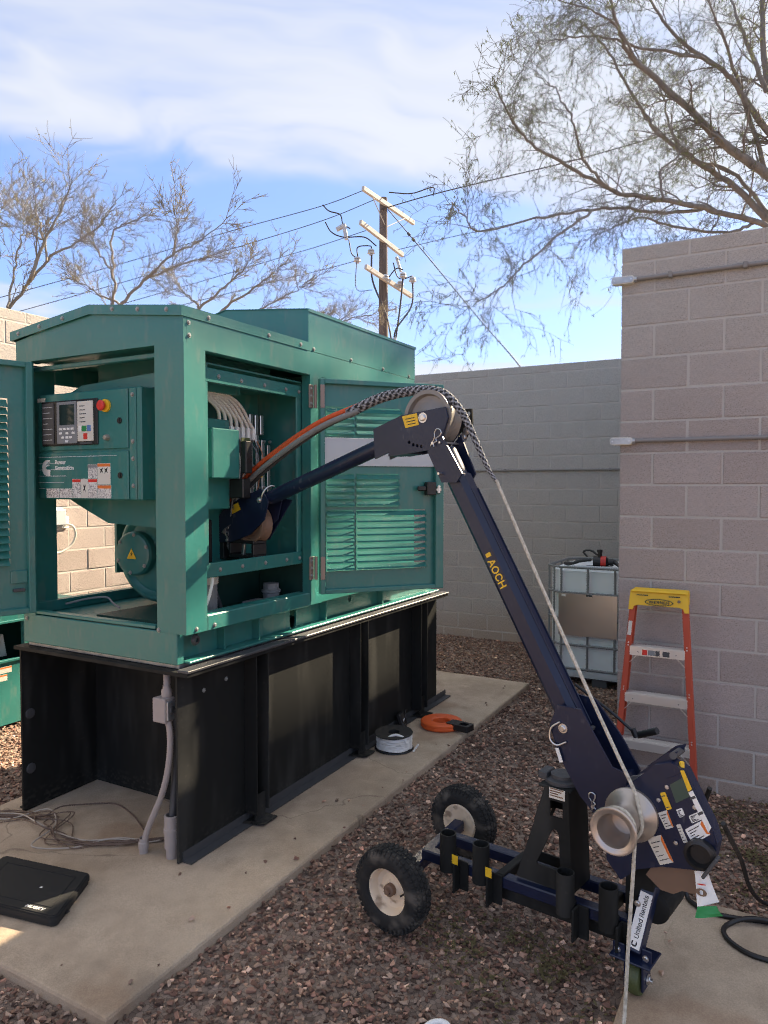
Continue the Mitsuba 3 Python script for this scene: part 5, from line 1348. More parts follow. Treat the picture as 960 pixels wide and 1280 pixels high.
tmk = MK @ trimesh.transformations.translation_matrix([0.185, -0.122, 0.0501]) @ trimesh.transformations.rotation_matrix(math.radians(3), [0, 0, 1])
add(KM + '__lettering', text('HUSKY', 0.018, tmk, 0.0008, True, True, sx=1.2), 'white', False)
add(KM + '__latch', put(box(0.265, 0.300, -0.060, -0.040, 0.012, 0.022, 0.003), MK), 'plastic_black', False)
add(KM + '__sticker', put(box(0.07, 0.082, 0.002, 0.012, 0.0501, 0.0509), MK), 'white', False)

# ------------------------------------------------------------------ conduits and wires at the near end of the stand
CD = thing('conduit', 'painted flexible conduit with a switch box hanging from the generator to the pad', 'conduit')
zp = float(zpad(2.66))
add(CD + '__upper_pipe', tube(spline([(-2.80, 2.72, 1.06), (-2.755, 2.69, 0.99), (-2.735, 2.672, 0.92), (-2.733, 2.668, 0.88)], 6), 0.018, 10), 'pipe_paint', 60)
add(CD + '__connector', [lathe([(0.024, 0), (0.028, 0.01), (0.028, 0.035), (0.020, 0.045), (0.020, 0.06)], frame([-2.733, 2.668, 0.872], [1, 0, 0], z=[0, 0, 1]), 18)], 'pipe_paint', 40)
bx_ = add(CD + '__switch_box', [box(-2.785, -2.700, 2.620, 2.690, 0.752, 0.874, 0.004)], 'pipe_paint', 25)
add(bx_ + '__cover', box(-2.698, -2.688, 2.628, 2.682, 0.765, 0.86, 0.003), 'galv', False)
add(bx_ + '__toggle', [box(-2.688, -2.680, 2.642, 2.668, 0.80, 0.835, 0.003)], 'darkgrey', False)
add(CD + '__lower_pipe', tube(spline([(-2.712, 2.655, 0.755), (-2.700, 2.655, 0.70), (-2.702, 2.655, 0.60), (-2.722, 2.652, 0.48), (-2.758, 2.648, 0.37), (-2.805, 2.642, 0.27), (-2.850, 2.636, 0.17), (-2.868, 2.634, 0.10)], 6), 0.0165, 10), 'pipe_paint', 60)
add(CD + '__end_fitting', [lathe([(0, 0), (0.022, 0), (0.022, 0.022), (0.026, 0.024), (0.026, 0.055), (0.021, 0.06), (0.021, 0.078)], frame([-2.872, 2.634, zp], [0, 1, 0], z=[0, 0, 1]), 18)], 'pipe_paint', 40)
CE = thing('conduit_stub', 'short fat grey conduit fitting standing on the pad against the stand', 'conduit')
add(CE + '__pipe', lathe([(0.030, 0), (0.030, 0.05), (0.037, 0.052), (0.037, 0.125), (0.041, 0.127), (0.041, 0.150), (0.037, 0.152), (0.037, 0.215), (0.03, 0.217)], frame([-2.712, 2.672, zp], [0, 1, 0], z=[0, 0, 1]), 22), 'pipe_paint', 40)
add(CE + '__riser', tube(spline([(-2.712, 2.678, zp + 0.20), (-2.715, 2.70, 0.45), (-2.71, 2.70, 0.70), (-2.695, 2.69, 0.80)], 5), 0.02, 10), 'darkgrey', 60)
rng = np.random.default_rng(3)
WR = []
base = [(-4.02, 2.46), (-3.85, 2.56), (-3.66, 2.63), (-3.52, 2.58), (-3.42, 2.50), (-3.25, 2.52), (-3.08, 2.62), (-2.93, 2.72), (-2.84, 2.80)]
for i in range(11):
    off = rng.normal(0, 1, (len(base), 2)) * np.array([0.035, 0.045]) * np.interp(np.arange(len(base)), [0, 3, 8], [0.7, 1.2, 0.25])[:, None]
    pts = [(x + o[0], y + o[1], float(zpad(y)) + 0.006 + 0.012 * rng.random() * (1 + 2.2 * (abs(x + 3.6) < 0.2))) for (x, y), o in zip(base, off)]
    m_ = 'wire_tan' if i in (1, 6) else 'wire_brown'
    cable('wire', pts, 0.0030 if m_ == 'wire_brown' else 0.0038, m_, 'one of the thin brown wires heaped on the pad under the stand' if m_ != 'wire_tan' else 'one of the two pale wires lying among the brown wires on the pad', 'wire', 'brown wires heaped on the pad' if m_ != 'wire_tan' else 'pale wires among the brown wires', 6)
cable('wire', [(-3.62, 2.62, zp + 0.03), (-3.63, 2.72, zp + 0.04), (-3.58, 2.84, zp + 0.02), (-3.45, 2.95, zp + 0.008), (-3.25, 2.90, zp + 0.008), (-3.05, 2.80, zp + 0.01)], 0.004, 'wire_brown', 'single brown wire looping back under the stand', 'wire')

# ------------------------------------------------------------------ cords on the right slab
zq = Z2 + 0.010
cable('extension_cord', [(-0.30, 3.02 + 0.42, 0.62), (-0.36, 3.52, 0.40), (-0.405, 3.58, 0.14), (-0.40, 3.575, zq + 0.004), (-0.36, 3.525, zq), (-0.30, 3.492, zq), (-0.19, 3.502, zq), (-0.07, 3.535, zq), (0.10, 3.55, zq), (0.4, 3.6, zq)], 0.0105, 'plastic_black', 'black extension cord running right across the slab behind the cord loop', 'extension cord')
cable('extension_cord', [(0.35, 3.42, zq), (0.10, 3.49, zq + 0.002), (-0.06, 3.515, zq + 0.016), (-0.15, 3.485, zq + 0.018), (-0.215, 3.44, zq), (-0.232, 3.37, zq), (-0.20, 3.305, zq), (-0.13, 3.255, zq), (-0.04, 3.245, zq), (0.10, 3.24, zq), (0.35, 3.3, zq)], 0.0105, 'plastic_black', 'black extension cord lying in an open loop on the slab', 'extension cord')
cable('extension_cord', [(-0.215, 3.02, 0.655), (-0.19, 3.10, 0.56), (-0.17, 3.42, 0.34), (-0.14, 3.58, 0.15), (-0.08, 3.72, 0.03), (0.05, 3.80, 0.025), (0.4, 3.85, 0.03)], 0.0095, 'plastic_black', 'black cord dropping from the winch body to the gravel beyond the slab', 'extension cord')
# paper tag
def sheet(c, nx=10, nz=14, t=0.0012):
    u, v = np.meshgrid(np.linspace(0, 1, nx), np.linspace(0, 1, nz), indexing='ij')
    p = (c[0][None, None] * ((1 - u) * (1 - v))[..., None] + c[1][None, None] * (u * (1 - v))[..., None] + c[2][None, None] * (u * v)[..., None] + c[3][None, None] * ((1 - u) * v)[..., None])
    p = p + PV * (0.018 * np.sin(u * 2.6 + v * 1.5) * v)[..., None]
    f = []
    for i in range(nx - 1):
        for j in range(nz - 1):
            a = i * nz + j
            f += [[a, a + nz, a + nz + 1], [a, a + nz + 1, a + 1]]
    f = np.array(f)
    n_ = nx * nz
    v_ = np.vstack([(p + PV * t).reshape(-1, 3), p.reshape(-1, 3)])
    return p, trimesh.Trimesh(v_, np.vstack([f, f[:, ::-1] + n_]), process=False)
TG = thing('paper_tag', 'white rental tag with a green lower band hanging from the winch body', 'tag')
tc = [W(1.268, 0.178, 0.592), W(1.312, 0.178, 0.606), W(1.352, 0.20, 0.515), W(1.290, 0.20, 0.492)]
_, m_ = sheet(tc)
add(TG + '__sheet', m_, 'white', False)
tg2 = [tc[3], tc[2], W(1.372, 0.212, 0.487), W(1.291, 0.212, 0.466)]
_, m_ = sheet(tg2, 8, 4)
add(TG + '__green_band', put(m_, trimesh.transformations.translation_matrix(PV * 0.0165)), 'tag_green', False)
mo = frame(W(1.300, 0.2085, 0.540), PU, z=PV)
add(TG + '__emblem', prism(np.array(affinity.scale(oval, 0.018, 0.013).exterior.coords), 0.0, 0.001, mo, [affinity.scale(oval, 0.006, 0.009)]), 'brown', False)
add(TG + '__lettering', prism([(-0.014, 0.021), (0.012, 0.026), (0.012, 0.030), (-0.014, 0.025)], -0.004, -0.003, mo), 'red', False)
# white rope end at the bottom edge
k = add('rope', tube(spline([(-1.06, 2.05, 0.02), (-1.10, 2.20, 0.03), (-1.085, 2.28, 0.045), (-1.03, 2.30, 0.05), (-0.98, 2.24, 0.035), (-0.97, 2.10, 0.02)], 7), 0.010, 8), 'white', 60)
labels[k] = {'label': 'loop of white rope lying on the gravel at the bottom edge', 'category': 'rope'}

# ------------------------------------------------------------------ second green generator at the left wall
G2 = thing('generator_cabinet', 'sunlit green cabinet with a dark open hatch standing at the left wall', 'cabinet')
gx = -5.45
hatch = sbox(3.05, 0.55, 3.76, 0.84)
add(G2 + '__body', [prism([(3.0, 0.03), (4.3, 0.03), (4.3, 0.945), (3.0, 0.945)], -0.02, 0, frame([gx, 0, 0], [0, 1, 0], z=[1, 0, 0]), [hatch]), box(gx - 0.35, gx - 0.021, 3.0, 4.3, 0.03, 0.06), box(gx - 0.36, gx + 0.012, 2.99, 4.31, 0.945, 0.965, 0.004), box(gx - 0.35, gx - 0.021, 3.0, 3.02, 0.06, 0.944), box(gx - 0.35, gx - 0.021, 4.28, 4.3, 0.06, 0.944)], 'green', 20)
add(G2 + '__hatch_frame', [box(gx, gx + 0.02, 3.03, 3.78, 0.84, 0.86, 0.003), box(gx, gx + 0.02, 3.76, 3.78, 0.53, 0.839, 0.003), box(gx, gx + 0.02, 3.03, 3.759, 0.53, 0.55, 0.003)], 'green', False)
add(G2 + '__inner_plate', [box(gx - 0.30, gx - 0.28, 3.03, 4.2, 0.07, 0.93)], 'interior', False)
add(G2 + '__gusset', prism([(3.60, 0.56), (3.68, 0.56), (3.65, 0.74), (3.63, 0.74)], 0, 0.01, frame([gx - 0.1, 0, 0], [0, 1, 0], z=[1, 0, 0])), 'lightgrey', False)
for z0, z1, y1 in ((0.445, 0.495, 3.66), (0.385, 0.435, 3.62)):
    kk = add(G2 + '__warning_label', box(gx + 0.0001, gx + 0.0012, 3.48, y1, z0, z1), 'offwhite', False)
    add(kk + '__header', box(gx + 0.0013, gx + 0.0018, 3.48, y1, z1 - 0.014, z1 - 0.002), 'warn_orange', False)
cable('cable', [(-4.15, 2.95, 1.09), (-4.0, 2.80, 1.075), (-3.86, 2.75, 1.07), (-3.7, 2.8, 1.065)], 0.018, 'darkgrey', 'short dark cable sticking out under the left end of the generator base', 'cable')
# electrical bits on the left wall
MB_ = thing('meter_box', 'weathered pale box fixed to the sunlit left wall', 'box')
add(MB_ + '__body', [box(XL + 0.001, XL + 0.16, 4.20, 4.455, 1.555, 1.735, 0.03), box(XL + 0.001, XL + 0.10, 4.25, 4.40, 1.53, 1.554, 0.004)], 'lightgrey', 30)
add(MB_ + '__cover', box(XL + 0.161, XL + 0.172, 4.22, 4.44, 1.575, 1.715, 0.008), 'lightgrey', 30)
OT = thing('outlet', 'small white outlet plate on the sunlit left wall', 'outlet')
add(OT + '__plate', box(XL + 0.0005, XL + 0.02, 4.515, 4.585, 1.535, 1.645, 0.004), 'white', 25)
for z in (1.565, 1.612):
    add(OT + '__socket', box(XL + 0.0201, XL + 0.022, 4.535, 4.565, z - 0.014, z + 0.014, 0.004), 'offwhite', False)
cable('cable', [(XL + 0.05, 4.30, 1.53), (XL + 0.06, 4.31, 1.43), (XL + 0.07, 4.36, 1.33), (XL + 0.08, 4.44, 1.32), (XL + 0.09, 4.55, 1.38), (XL + 0.10, 4.59, 1.47), (XL + 0.09, 4.575, 1.55), (XL + 0.03, 4.55, 1.575)], 0.011, 'offwhite', 'pale cable looping from the wall box to the outlet', 'cable')

# ------------------------------------------------------------------ trees
def grow(mains, seed, r0, r1, n_child, lv, child_len, leaf=None, droop=0.0, up=0.0, twig_r=0.004, decay=0.62, spread=(25, 60), wob=0.16):
    """Limbs given as point lists; side branches grow from them, lv levels deep. Returns (limb mesh, twig mesh, leaf mesh)."""
    rng = np.random.default_rng(seed)
    limbs, twigs, leaves = [], [], []

    def branch(p, d, L, r, level):
        n = 5 if level > 0 else 4
        pts = [p]
        for i in range(n):
            d = d + rng.normal(0, wob, 3) + np.array([0, 0, up - droop * (i / n)]) * (0.35 if level < 2 else 0.5)
            d /= np.linalg.norm(d)
            pts.append(pts[-1] + d * L / n)
        pts = np.array(pts)
        rad = np.linspace(r, max(r * 0.35, twig_r * 0.7), len(pts))
        (twigs if r < twig_r * 2.2 else limbs).append(tube(pts, rad, 3 if r < twig_r * 2.2 else 5, False))
        if level <= 0:
            if leaf:
                leaves.extend(leaf(pts, rng))
            return
        for i in range(n_child[level]):
            t = rng.uniform(0.15, 1.0) * n
            k = min(int(t), n - 1)
            q = pts[k] + (pts[k + 1] - pts[k]) * (t - k)
            td = pts[k + 1] - pts[k]
            td /= np.linalg.norm(td)
            ax = np.cross(td, rng.normal(size=3))
            ax /= np.linalg.norm(ax)
            ang = math.radians(rng.uniform(*spread))
            nd = td * math.cos(ang) + ax * math.sin(ang)
            branch(q, nd, L * decay * rng.uniform(0.6, 1.25), max(r * 0.5, twig_r), level - 1)

    for mi_, (pts, ra, rb, dens) in enumerate(mains):
        sp = spline(pts, 6)
        sp = sp + rng.normal(0, 0.015, sp.shape)
        limbs.append(tube(sp, np.linspace(ra, rb, len(sp)), 8 if ra > 0.05 else 6, True))
        for i in range(dens):
            t = rng.uniform(0.12, 1.0) ** 0.8 * (len(sp) - 1.001)
            k = int(t)
            q = sp[k]
            td = sp[k + 1] - sp[k]
            td /= np.linalg.norm(td)
            ax = np.cross(td, rng.normal(size=3))
            ax /= np.linalg.norm(ax)
            ang = math.radians(rng.uniform(*spread))
            nd = td * math.cos(ang) + ax * math.sin(ang)
            rr = max(np.interp(t, [0, len(sp)], [ra, rb]) * 0.35, twig_r * 1.5)
            branch(q, nd, child_len * rng.uniform(0.5, 1.25), min(rr, 0.03), lv)
    return limbs, twigs, leaves


def leaf_quads(lst):
    V = np.array(lst)
    n = len(V)
    f = np.arange(n * 4).reshape(n, 4)
    return trimesh.Trimesh(V.reshape(-1, 3), np.vstack([f[:, [0, 1, 2]], f[:, [0, 2, 3]]]), process=False)


def mesquite_leaf(pts, rng):
    out = []
    for i in range(rng.integers(1, 4)):
        k = rng.integers(1, len(pts))
        o = pts[k] + rng.normal(0, 0.02, 3)
        for j in range(2):
            d = np.array([rng.normal(0, 0.5), rng.normal(0, 0.5), -1.0 + rng.normal(0, 0.35)])
            d /= np.linalg.norm(d)
            L, w = rng.uniform(0.04, 0.11), rng.uniform(0.005, 0.010)
            s = np.cross(d, rng.normal(size=3))
            s /= np.linalg.norm(s)
            out.append([o, o + d * L * 0.5 + s * w, o + d * L, o + d * L * 0.5 - s * w])
    return out


def bud_leaf(pts, rng):
    out = []
    for i in range(rng.integers(0, 3)):
        k = rng.integers(1, len(pts))
        o = pts[k] + rng.normal(0, 0.01, 3)
        d = rng.normal(size=3)
        d /= np.linalg.norm(d)
        L, w = rng.uniform(0.02, 0.045), rng.uniform(0.006, 0.012)
        s = np.cross(d, rng.normal(size=3))
        s /= np.linalg.norm(s)
        out.append([o, o + d * L * 0.5 + s * w, o + d * L, o + d * L * 0.5 - s * w])
    return out


RT = [[(0.80,20.67,4.93),(0.16,20.11,8.06),(-0.66,19.36,9.06),(-1.54,18.57,9.66),(-2.06,17.96,10.15),(-3.12,17.08,11.14),(-3.37,16.62,11.45),(-3.62,16.19,12.33)],[(0.34,20.52,7.40),(-0.28,20.06,9.61),(-0.69,19.64,10.18),(-1.26,19.15,11.01),(-1.70,18.72,11.51),(-2.60,18.04,12.13),(-3.06,17.61,12.87)],[(0.52,20.59,6.83),(-0.33,20.12,7.86),(-0.79,19.85,8.37),(-1.34,19.53,8.98),(-2.01,19.14,9.48),(-2.84,18.66,10.13),(-3.34,18.37,10.82),(-4.01,18.01,12.12),(-4.51,17.72,12.75)],[(0.52,20.59,6.64),(-0.24,19.85,7.77),(-0.89,19.15,7.99),(-1.90,18.24,8.18),(-2.64,17.48,8.26),(-3.20,16.82,8.23),(-3.59,16.25,8.27),(-4.18,15.58,8.57),(-4.75,14.92,8.85),(-5.05,14.42,9.19),(-5.19,14.00,9.59),(-5.23,13.65,9.81)],[(-1.93,18.51,8.27),(-2.66,17.59,8.03),(-3.34,16.69,7.94),(-3.99,15.82,7.74),(-4.73,14.88,7.40),(-5.56,13.90,6.98),(-5.66,13.34,7.13),(-5.69,12.82,7.19)],[(-3.67,15.19,7.47),(-4.21,14.55,6.85),(-4.67,13.96,6.22),(-4.97,13.46,5.68),(-5.26,12.98,5.33),(-5.48,12.54,5.00)],[(0.42,20.57,7.78),(-0.37,20.43,10.34),(-0.79,20.46,12.07),(-0.91,20.66,13.83),(-0.97,20.85,14.53)],[(-0.76,20.06,11.30),(-1.17,20.14,12.58),(-1.45,20.27,13.40),(-1.66,20.45,14.33)],[(-0.33,20.16,7.78),(-0.77,20.15,8.61),(-1.47,20.01,9.55),(-2.43,19.69,9.97),(-2.81,19.72,10.70),(-3.12,19.80,11.88),(-3.61,19.77,12.69)],[(-1.69,18.62,11.46),(-2.26,18.03,11.59),(-3.15,17.25,11.60),(-3.71,16.66,11.65),(-4.26,16.08,11.55),(-4.92,15.42,11.23)],[(-3.52,15.92,8.15),(-3.91,15.49,8.64),(-4.09,15.19,9.36),(-4.32,14.84,9.82),(-4.61,14.46,10.03)],[(-3.06,16.76,10.97),(-3.49,16.18,11.62),(-3.96,15.56,11.76),(-4.59,14.85,11.79)],[(-0.69,20.02,9.30),(-1.19,19.29,10.88),(-1.57,18.60,12.00),(-1.93,17.92,12.78)],[(-2.62,17.35,8.21),(-2.71,17.33,8.82),(-2.33,17.55,9.26),(-2.65,17.40,9.97)],[(-0.89,19.24,8.02),(-1.42,18.58,7.68),(-2.34,17.74,7.67),(-3.06,17.00,7.78),(-3.60,16.34,7.42),(-3.97,15.78,7.11)],]
TA = [[(-10.61,6.78,4.17),(-10.30,7.09,4.73),(-9.97,7.41,5.36),(-9.64,7.73,5.70),(-9.41,7.98,6.04),(-9.32,8.16,6.41)],[(-10.00,7.15,5.00),(-9.84,7.26,5.60),(-9.62,7.41,6.10),(-9.50,7.49,6.53)],[(-10.31,6.97,4.58),(-10.39,7.14,5.29),(-10.44,7.32,5.83),(-10.65,7.42,6.24)],[(-10.51,6.84,4.40),(-10.79,7.11,5.34),(-11.17,7.31,6.07),(-11.32,7.63,6.56)],[(-9.80,7.28,5.30),(-9.93,7.23,5.84),(-10.02,7.19,6.25)],]
TB = [[(-9.98,8.28,4.37),(-9.76,8.42,4.82),(-9.76,8.45,5.41),(-9.78,8.46,6.03),(-9.50,8.63,6.23),(-9.05,8.89,6.52)],[(-9.76,8.42,4.63),(-9.51,8.45,4.93),(-9.16,8.55,5.22),(-8.70,8.70,5.58),(-8.25,8.85,5.80),(-7.77,9.02,6.14)],[(-8.92,8.92,5.67),(-8.85,8.98,6.06),(-8.91,8.96,6.43)],[(-9.76,8.45,5.41),(-10.01,8.33,5.80),(-10.10,8.29,6.13)],[(-9.65,8.49,4.89),(-9.99,8.30,5.08),(-10.28,8.15,5.28)],[(-9.32,8.69,5.28),(-8.75,9.02,5.54),(-8.30,9.27,5.70)],]
TC = [[(-9.46,9.72,4.43),(-9.22,9.88,5.07),(-8.86,10.10,5.42),(-8.55,10.28,5.77),(-8.40,10.38,6.05)],[(-9.09,9.94,4.85),(-8.73,10.16,5.14),(-8.24,10.45,5.56),(-7.98,10.60,5.77)],[(-8.85,10.08,4.85),(-8.23,10.43,5.07),(-7.81,10.68,5.35),(-7.50,10.86,5.53)],[(-9.22,9.88,5.07),(-9.47,9.75,5.35),(-9.66,9.66,5.56)],]
TD = [[(-8.78,12.41,4.82),(-8.36,12.66,5.11),(-7.93,12.90,5.34),(-7.51,13.14,5.43)],[(-8.64,12.49,4.82),(-8.22,12.74,5.22),(-7.94,12.91,5.50)],[(-8.78,12.41,4.82),(-8.50,12.58,5.17),(-8.36,12.67,5.47)],]
TR = thing('tree', 'big spreading tree with hanging feathery leaves behind the right wall', 'tree')
crown_r = [0.14, 0.10, 0.10, 0.08, 0.042, 0.028, 0.12, 0.06, 0.055, 0.04, 0.032, 0.03, 0.06, 0.03, 0.04]
end_r = [0.025, 0.022, 0.014, 0.009, 0.007, 0.006, 0.03, 0.02, 0.014, 0.009, 0.007, 0.008, 0.014, 0.008, 0.008]
dens = [28, 28, 32, 40, 28, 18, 16, 12, 32, 28, 22, 18, 18, 18, 28]
mains = [(p, a, b, d) for p, a, b, d in zip(RT, crown_r, end_r, dens)]
# limbs of the same crown beyond the right edge of the picture
for q in ([(0.81, 20.79, 5.4), (1.62, 20.52, 8.1), (2.7, 19.98, 10.12), (3.51, 19.17, 11.74), (4.05, 18.23, 13.36)], [(0.94, 20.79, 4.72), (2.16, 21.06, 7.42), (3.78, 20.79, 9.04), (5.4, 20.25, 10.39)], [(0.68, 20.66, 5.53), (0.81, 20.66, 10.12), (0.94, 20.25, 12.82), (1.08, 19.44, 15.25)]):
    mains.append((q, 0.15, 0.025, 9))
for q in ([(0.9, 20.6, 5.4), (1.5, 19.2, 8.6), (2.1, 17.8, 11.2), (2.5, 16.9, 12.6), (2.8, 16.0, 14.2)], 
          [(2.1, 17.8, 11.2), (2.6, 17.4, 12.0), (3.3, 17.1, 12.9), (3.9, 17.0, 14.0)]):
    mains.append((q, 0.06, 0.02, 1))
for q in ([(1.8, 18.4, 9.8), (2.5, 17.5, 11.4), (3.2, 17.0, 12.3), (4.1, 16.7, 13.0)],
          [(2.0, 18.0, 10.6), (2.45, 17.3, 12.2), (3.0, 16.9, 13.3), (3.6, 16.6, 14.4)], [(2.6, 17.4, 11.9), (2.9, 17.2, 12.6), (3.1, 17.0, 13.2), (3.5, 16.8, 14.2)], [(2.2, 17.7, 11.6), (2.7, 17.1, 11.9), (3.3, 16.8, 11.8), (3.9, 16.6, 12.2)]):
    mains.append((q, 0.055, 0.03, 2))
L1, L2, L3 = grow(mains, 21, 0.1, 0.02, {2: 3, 1: 5}, 2, 1.05, mesquite_leaf, 0.36, 0.0, 0.0048)
add(TR + '__trunk', tube(spline([(1.0, 21.1, -0.3), (0.95, 21.0, 1.5), (0.85, 20.9, 3.6), (0.81, 20.66, 5.53)], 5), np.linspace(0.38, 0.26, 16), 12), 'bark', 50)
add(TR + '__limbs', L1, 'bark', True)
add(TR + '__twigs', L2, 'bark', True)
add(TR + '__leaves', leaf_quads(L3), 'leaf', False)
for Q, lab, sd, base, dn, cl in ((TA, 'bare budding tree over the far left end of the left wall', 31, (-10.6, 6.8), 16, 0.48), (TB, 'bare tree leaning right with a bright branch above the generator roof', 32, (-9.9, 8.2), 16, 0.46),
                             (TC, 'low bare shrubby tree just above the generator roof', 33, (-9.2, 9.8), 18, 0.45), (TD, 'faint bare treetop left of the utility pole', 34, (-8.7, 12.4), 12, 0.42)):
    t = thing('tree', lab, 'tree')
    ms = [(p, 0.030 if i < 2 else 0.019, 0.005, dn) for i, p in enumerate(Q)]
    a, b, c = grow(ms, sd, 0.05, 0.01, {2: 4, 1: 4}, 2, cl, bud_leaf, 0.0, 0.10, 0.0038, 0.62, (18, 45), 0.09)
    z0 = min(p[0][2] for p in Q)
    add(t + '__trunk', tube(spline([(base[0], base[1], -0.3), (base[0] + 0.05, base[1], 1.5), (base[0] + 0.1, base[1] + 0.05, 3.2), Q[0][0]], 5), np.linspace(0.11, 0.04, 16), 9), 'twig', 50)
    add(t + '__branches', a, 'twig', True)
    add(t + '__twigs', b, 'twig', True)
    add(t + '__buds', leaf_quads(c), 'bud', False)

# ------------------------------------------------------------------ utility pole and lines
UP_ = thing('utility_pole', 'wooden utility pole with three white crossarms behind the generator', 'utility pole')
px_, py_ = -12.45, 22.3
add(UP_ + '__pole', tube([(px_, py_, -0.5), (px_, py_, 6.0), (px_, py_, 11.75)], [0.19, 0.17, 0.135], 16), 'woodpole', 60)
arms = [((-12.62, 20.95, 11.62), (-12.28, 23.95, 11.36)), ((-12.72, 20.95, 10.55), (-12.36, 23.25, 10.05)), ((-12.55, 21.0, 9.10), (-12.10, 23.45, 8.62))]
for a, b in arms:
    add(UP_ + '__crossarm', beam(np.array(a) + [0.16, 0, 0], np.array(b) + [0.16, 0, 0], 0.11, 0.15, 0.006), 'crossarm', False)
for a, b in (((-12.35, 22.3, 10.75), (-12.15, 23.3, 11.32)), ((-12.35, 22.3, 10.75), (-12.35, 21.4, 11.45))):
    add(UP_ + '__brace', rod(a, b, 0.018, 6), 'galv')
def insul(x, y, z, s=1.0):
    k = add(UP_ + '__insulator', lathe([(0, 0), (0.05 * s, 0), (0.03 * s, 0.05), (0.10 * s, 0.06), (0.09 * s, 0.10), (0.04 * s, 0.12), (0.09 * s, 0.14), (0.07 * s, 0.19), (0.03 * s, 0.22), (0, 0.23)], frame([x, y, z], [1, 0, 0], z=[0, 0, 1]), 12), 'insulator', 40)
for q in ((-12.7, 21.89, 9.75), (-13.1, 21.65, 9.48), (-11.73, 22.39, 8.95), (-11.45, 22.54, 8.80), (-12.2, 22.0, 8.85), (-12.0, 22.7, 8.78)):
    insul(*q, 1.3)
for pts, r in (([(-12.68, 21.89, 9.81), (-12.63, 21.88, 8.87), (-12.2, 22.07, 7.69), (-12.0, 22.15, 6.6)], 0.03), ([(-11.73, 22.39, 9.04), (-11.8, 22.31, 8.03), (-11.93, 22.2, 6.8)], 0.03), ([(-11.44, 22.54, 8.87), (-11.47, 22.5, 8.03), (-11.9, 22.22, 7.26), (-11.97, 22.17, 6.8)], 0.026),
               ([(-14.16, 21.14, 11.46), (-13.97, 21.23, 11.25), (-13.63, 21.41, 11.12), (-13.55, 21.45, 10.82), (-13.33, 21.57, 10.65)], 0.022), ([(-14.07, 21.16, 10.87), (-13.88, 21.25, 10.53), (-13.51, 21.45, 10.36), (-12.91, 21.78, 10.36), (-12.54, 21.98, 10.06)], 0.022),
               ([(-13.36, 21.53, 10.27), (-13.27, 21.56, 9.81), (-13.1, 21.65, 9.64)], 0.02), ([(-13.09, 21.66, 9.7), (-13.09, 21.67, 10.02), (-12.72, 21.88, 10.06), (-12.7, 21.88, 9.9)], 0.02), ([(-12.2, 22.24, 11.88), (-11.53, 22.61, 11.84), (-10.91, 22.97, 12.05), (-10.89, 22.97, 11.76)], 0.02),
               ([(-13.1, 21.6, 9.5), (-13.1, 21.6, 8.6), (-12.6, 21.8, 8.55)], 0.014), ([(-12.2, 22.2, 9.0), (-11.95, 22.3, 9.3), (-11.73, 22.39, 9.25)], 0.02), ([(-12.12, 22.4, 9.55), (-12.0, 22.45, 9.1), (-11.8, 22.5, 8.98), (-11.45, 22.54, 9.05)], 0.02)):
    add(UP_ + '__jumper', tube(spline(pts, 6), r, 6), 'linewire', 60)
for a, b, r in (((-13.52, 21.47, 10.80), (-13.43, 21.49, 10.28), 0.07), ((-13.75, 21.36, 10.62), (-13.52, 21.46, 10.75), 0.08), ((-12.05, 22.5, 9.75), (-11.9, 22.55, 9.25), 0.05)):
    add(UP_ + '__fuse_cutout', rod(a, b, r, 10), 'insulator', 40)
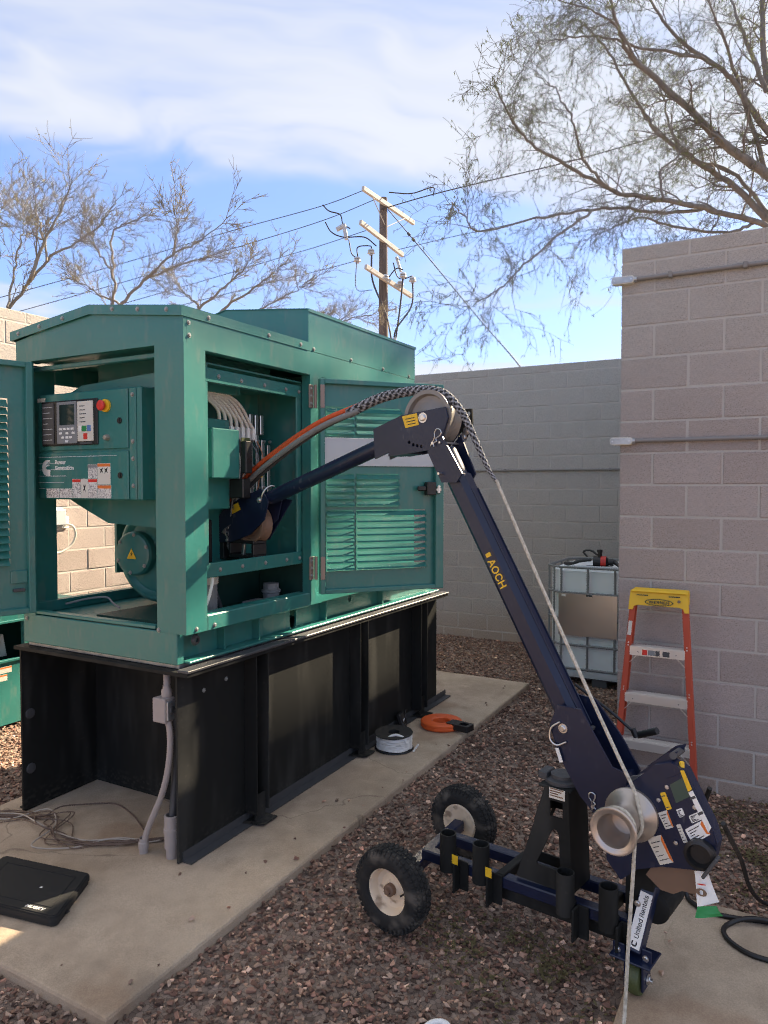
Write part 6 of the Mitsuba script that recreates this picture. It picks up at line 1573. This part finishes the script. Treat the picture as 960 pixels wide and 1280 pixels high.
add(UP_ + '__cable_guard', [rod((-11.95, 22.17, 6.2), (-11.95, 22.17, 6.95), 0.07, 10), rod((-12.4, 22.3, 7.9), (-11.95, 22.3, 7.95), 0.02, 6), rod((-11.95, 22.3, 7.8), (-11.95, 22.3, 8.05), 0.03, 6)], 'galv')
rightw = 'power line leaving the pole to the right and upward'
for pts, lab, r in (([(-12.55, 21.3, 11.72), (-14.24, 21.09, 11.40), (-16.95, 19.54, 10.54), (-20.13, 17.73, 9.45), (-24, 15.5, 8.2)], 'uppermost power line running left from the top crossarm', 0.013),
                 ([(-12.45, 22.1, 11.72), (-14.11, 21.14, 10.94), (-16.58, 19.73, 10.05), (-19.41, 18.11, 9.04), (-24, 15.6, 7.6)], 'second power line running left from the pole', 0.013),
                 ([(-12.6, 21.4, 10.42), (-14.21, 21.05, 10.07), (-15.39, 20.38, 9.67), (-17.75, 19.03, 8.85), (-22, 16.7, 7.5)], 'third power line running left from the middle crossarm', 0.012),
                 ([(-13.14, 21.63, 9.56), (-14.20, 21.02, 9.23), (-15.38, 20.35, 8.91), (-17.03, 19.41, 8.42), (-21, 17.2, 7.3)], 'lowest power line running left from the insulators', 0.012),
                 ([(-12.43, 22.09, 11.30), (-10.93, 22.95, 11.80), (-9.04, 24.02, 12.33), (-6.68, 25.36, 12.98), (-3, 27.5, 14.2)], 'upper power line rising to the right behind the big tree', 0.020),
                 ([(-11.89, 22.34, 9.94), (-10.90, 22.90, 10.21), (-10.19, 23.30, 10.40), (-8.54, 24.24, 10.81), (-4, 26.8, 12.0)], 'lower power line running right behind the tree tips', 0.012)):
    cable('power_line', pts, r, 'linewire', lab, 'power line', None, 5, 6)
gk = thing('guy_wire', 'dark guy wire slanting down from the pole to behind the back wall', 'guy wire')
gpts = spline([(-12.22, 22.21, 11.30), (-10.13, 20.71, 9.14), (-7.73, 19.36, 6.54), (-6.00, 17.68, 4.89), (-4.2, 15.9, 2.9)], 8)
add(gk + '__wire', tube(gpts, 0.016, 6), 'linewire', 60)
for f in (0.16, 0.21):
    i = int(f * (len(gpts) - 1))
    add(gk + '__insulator', tube([gpts[i] - (gpts[i + 1] - gpts[i]) * 0.15, gpts[i] + (gpts[i + 1] - gpts[i]) * 0.15], 0.045, 8), 'linewire', 40)
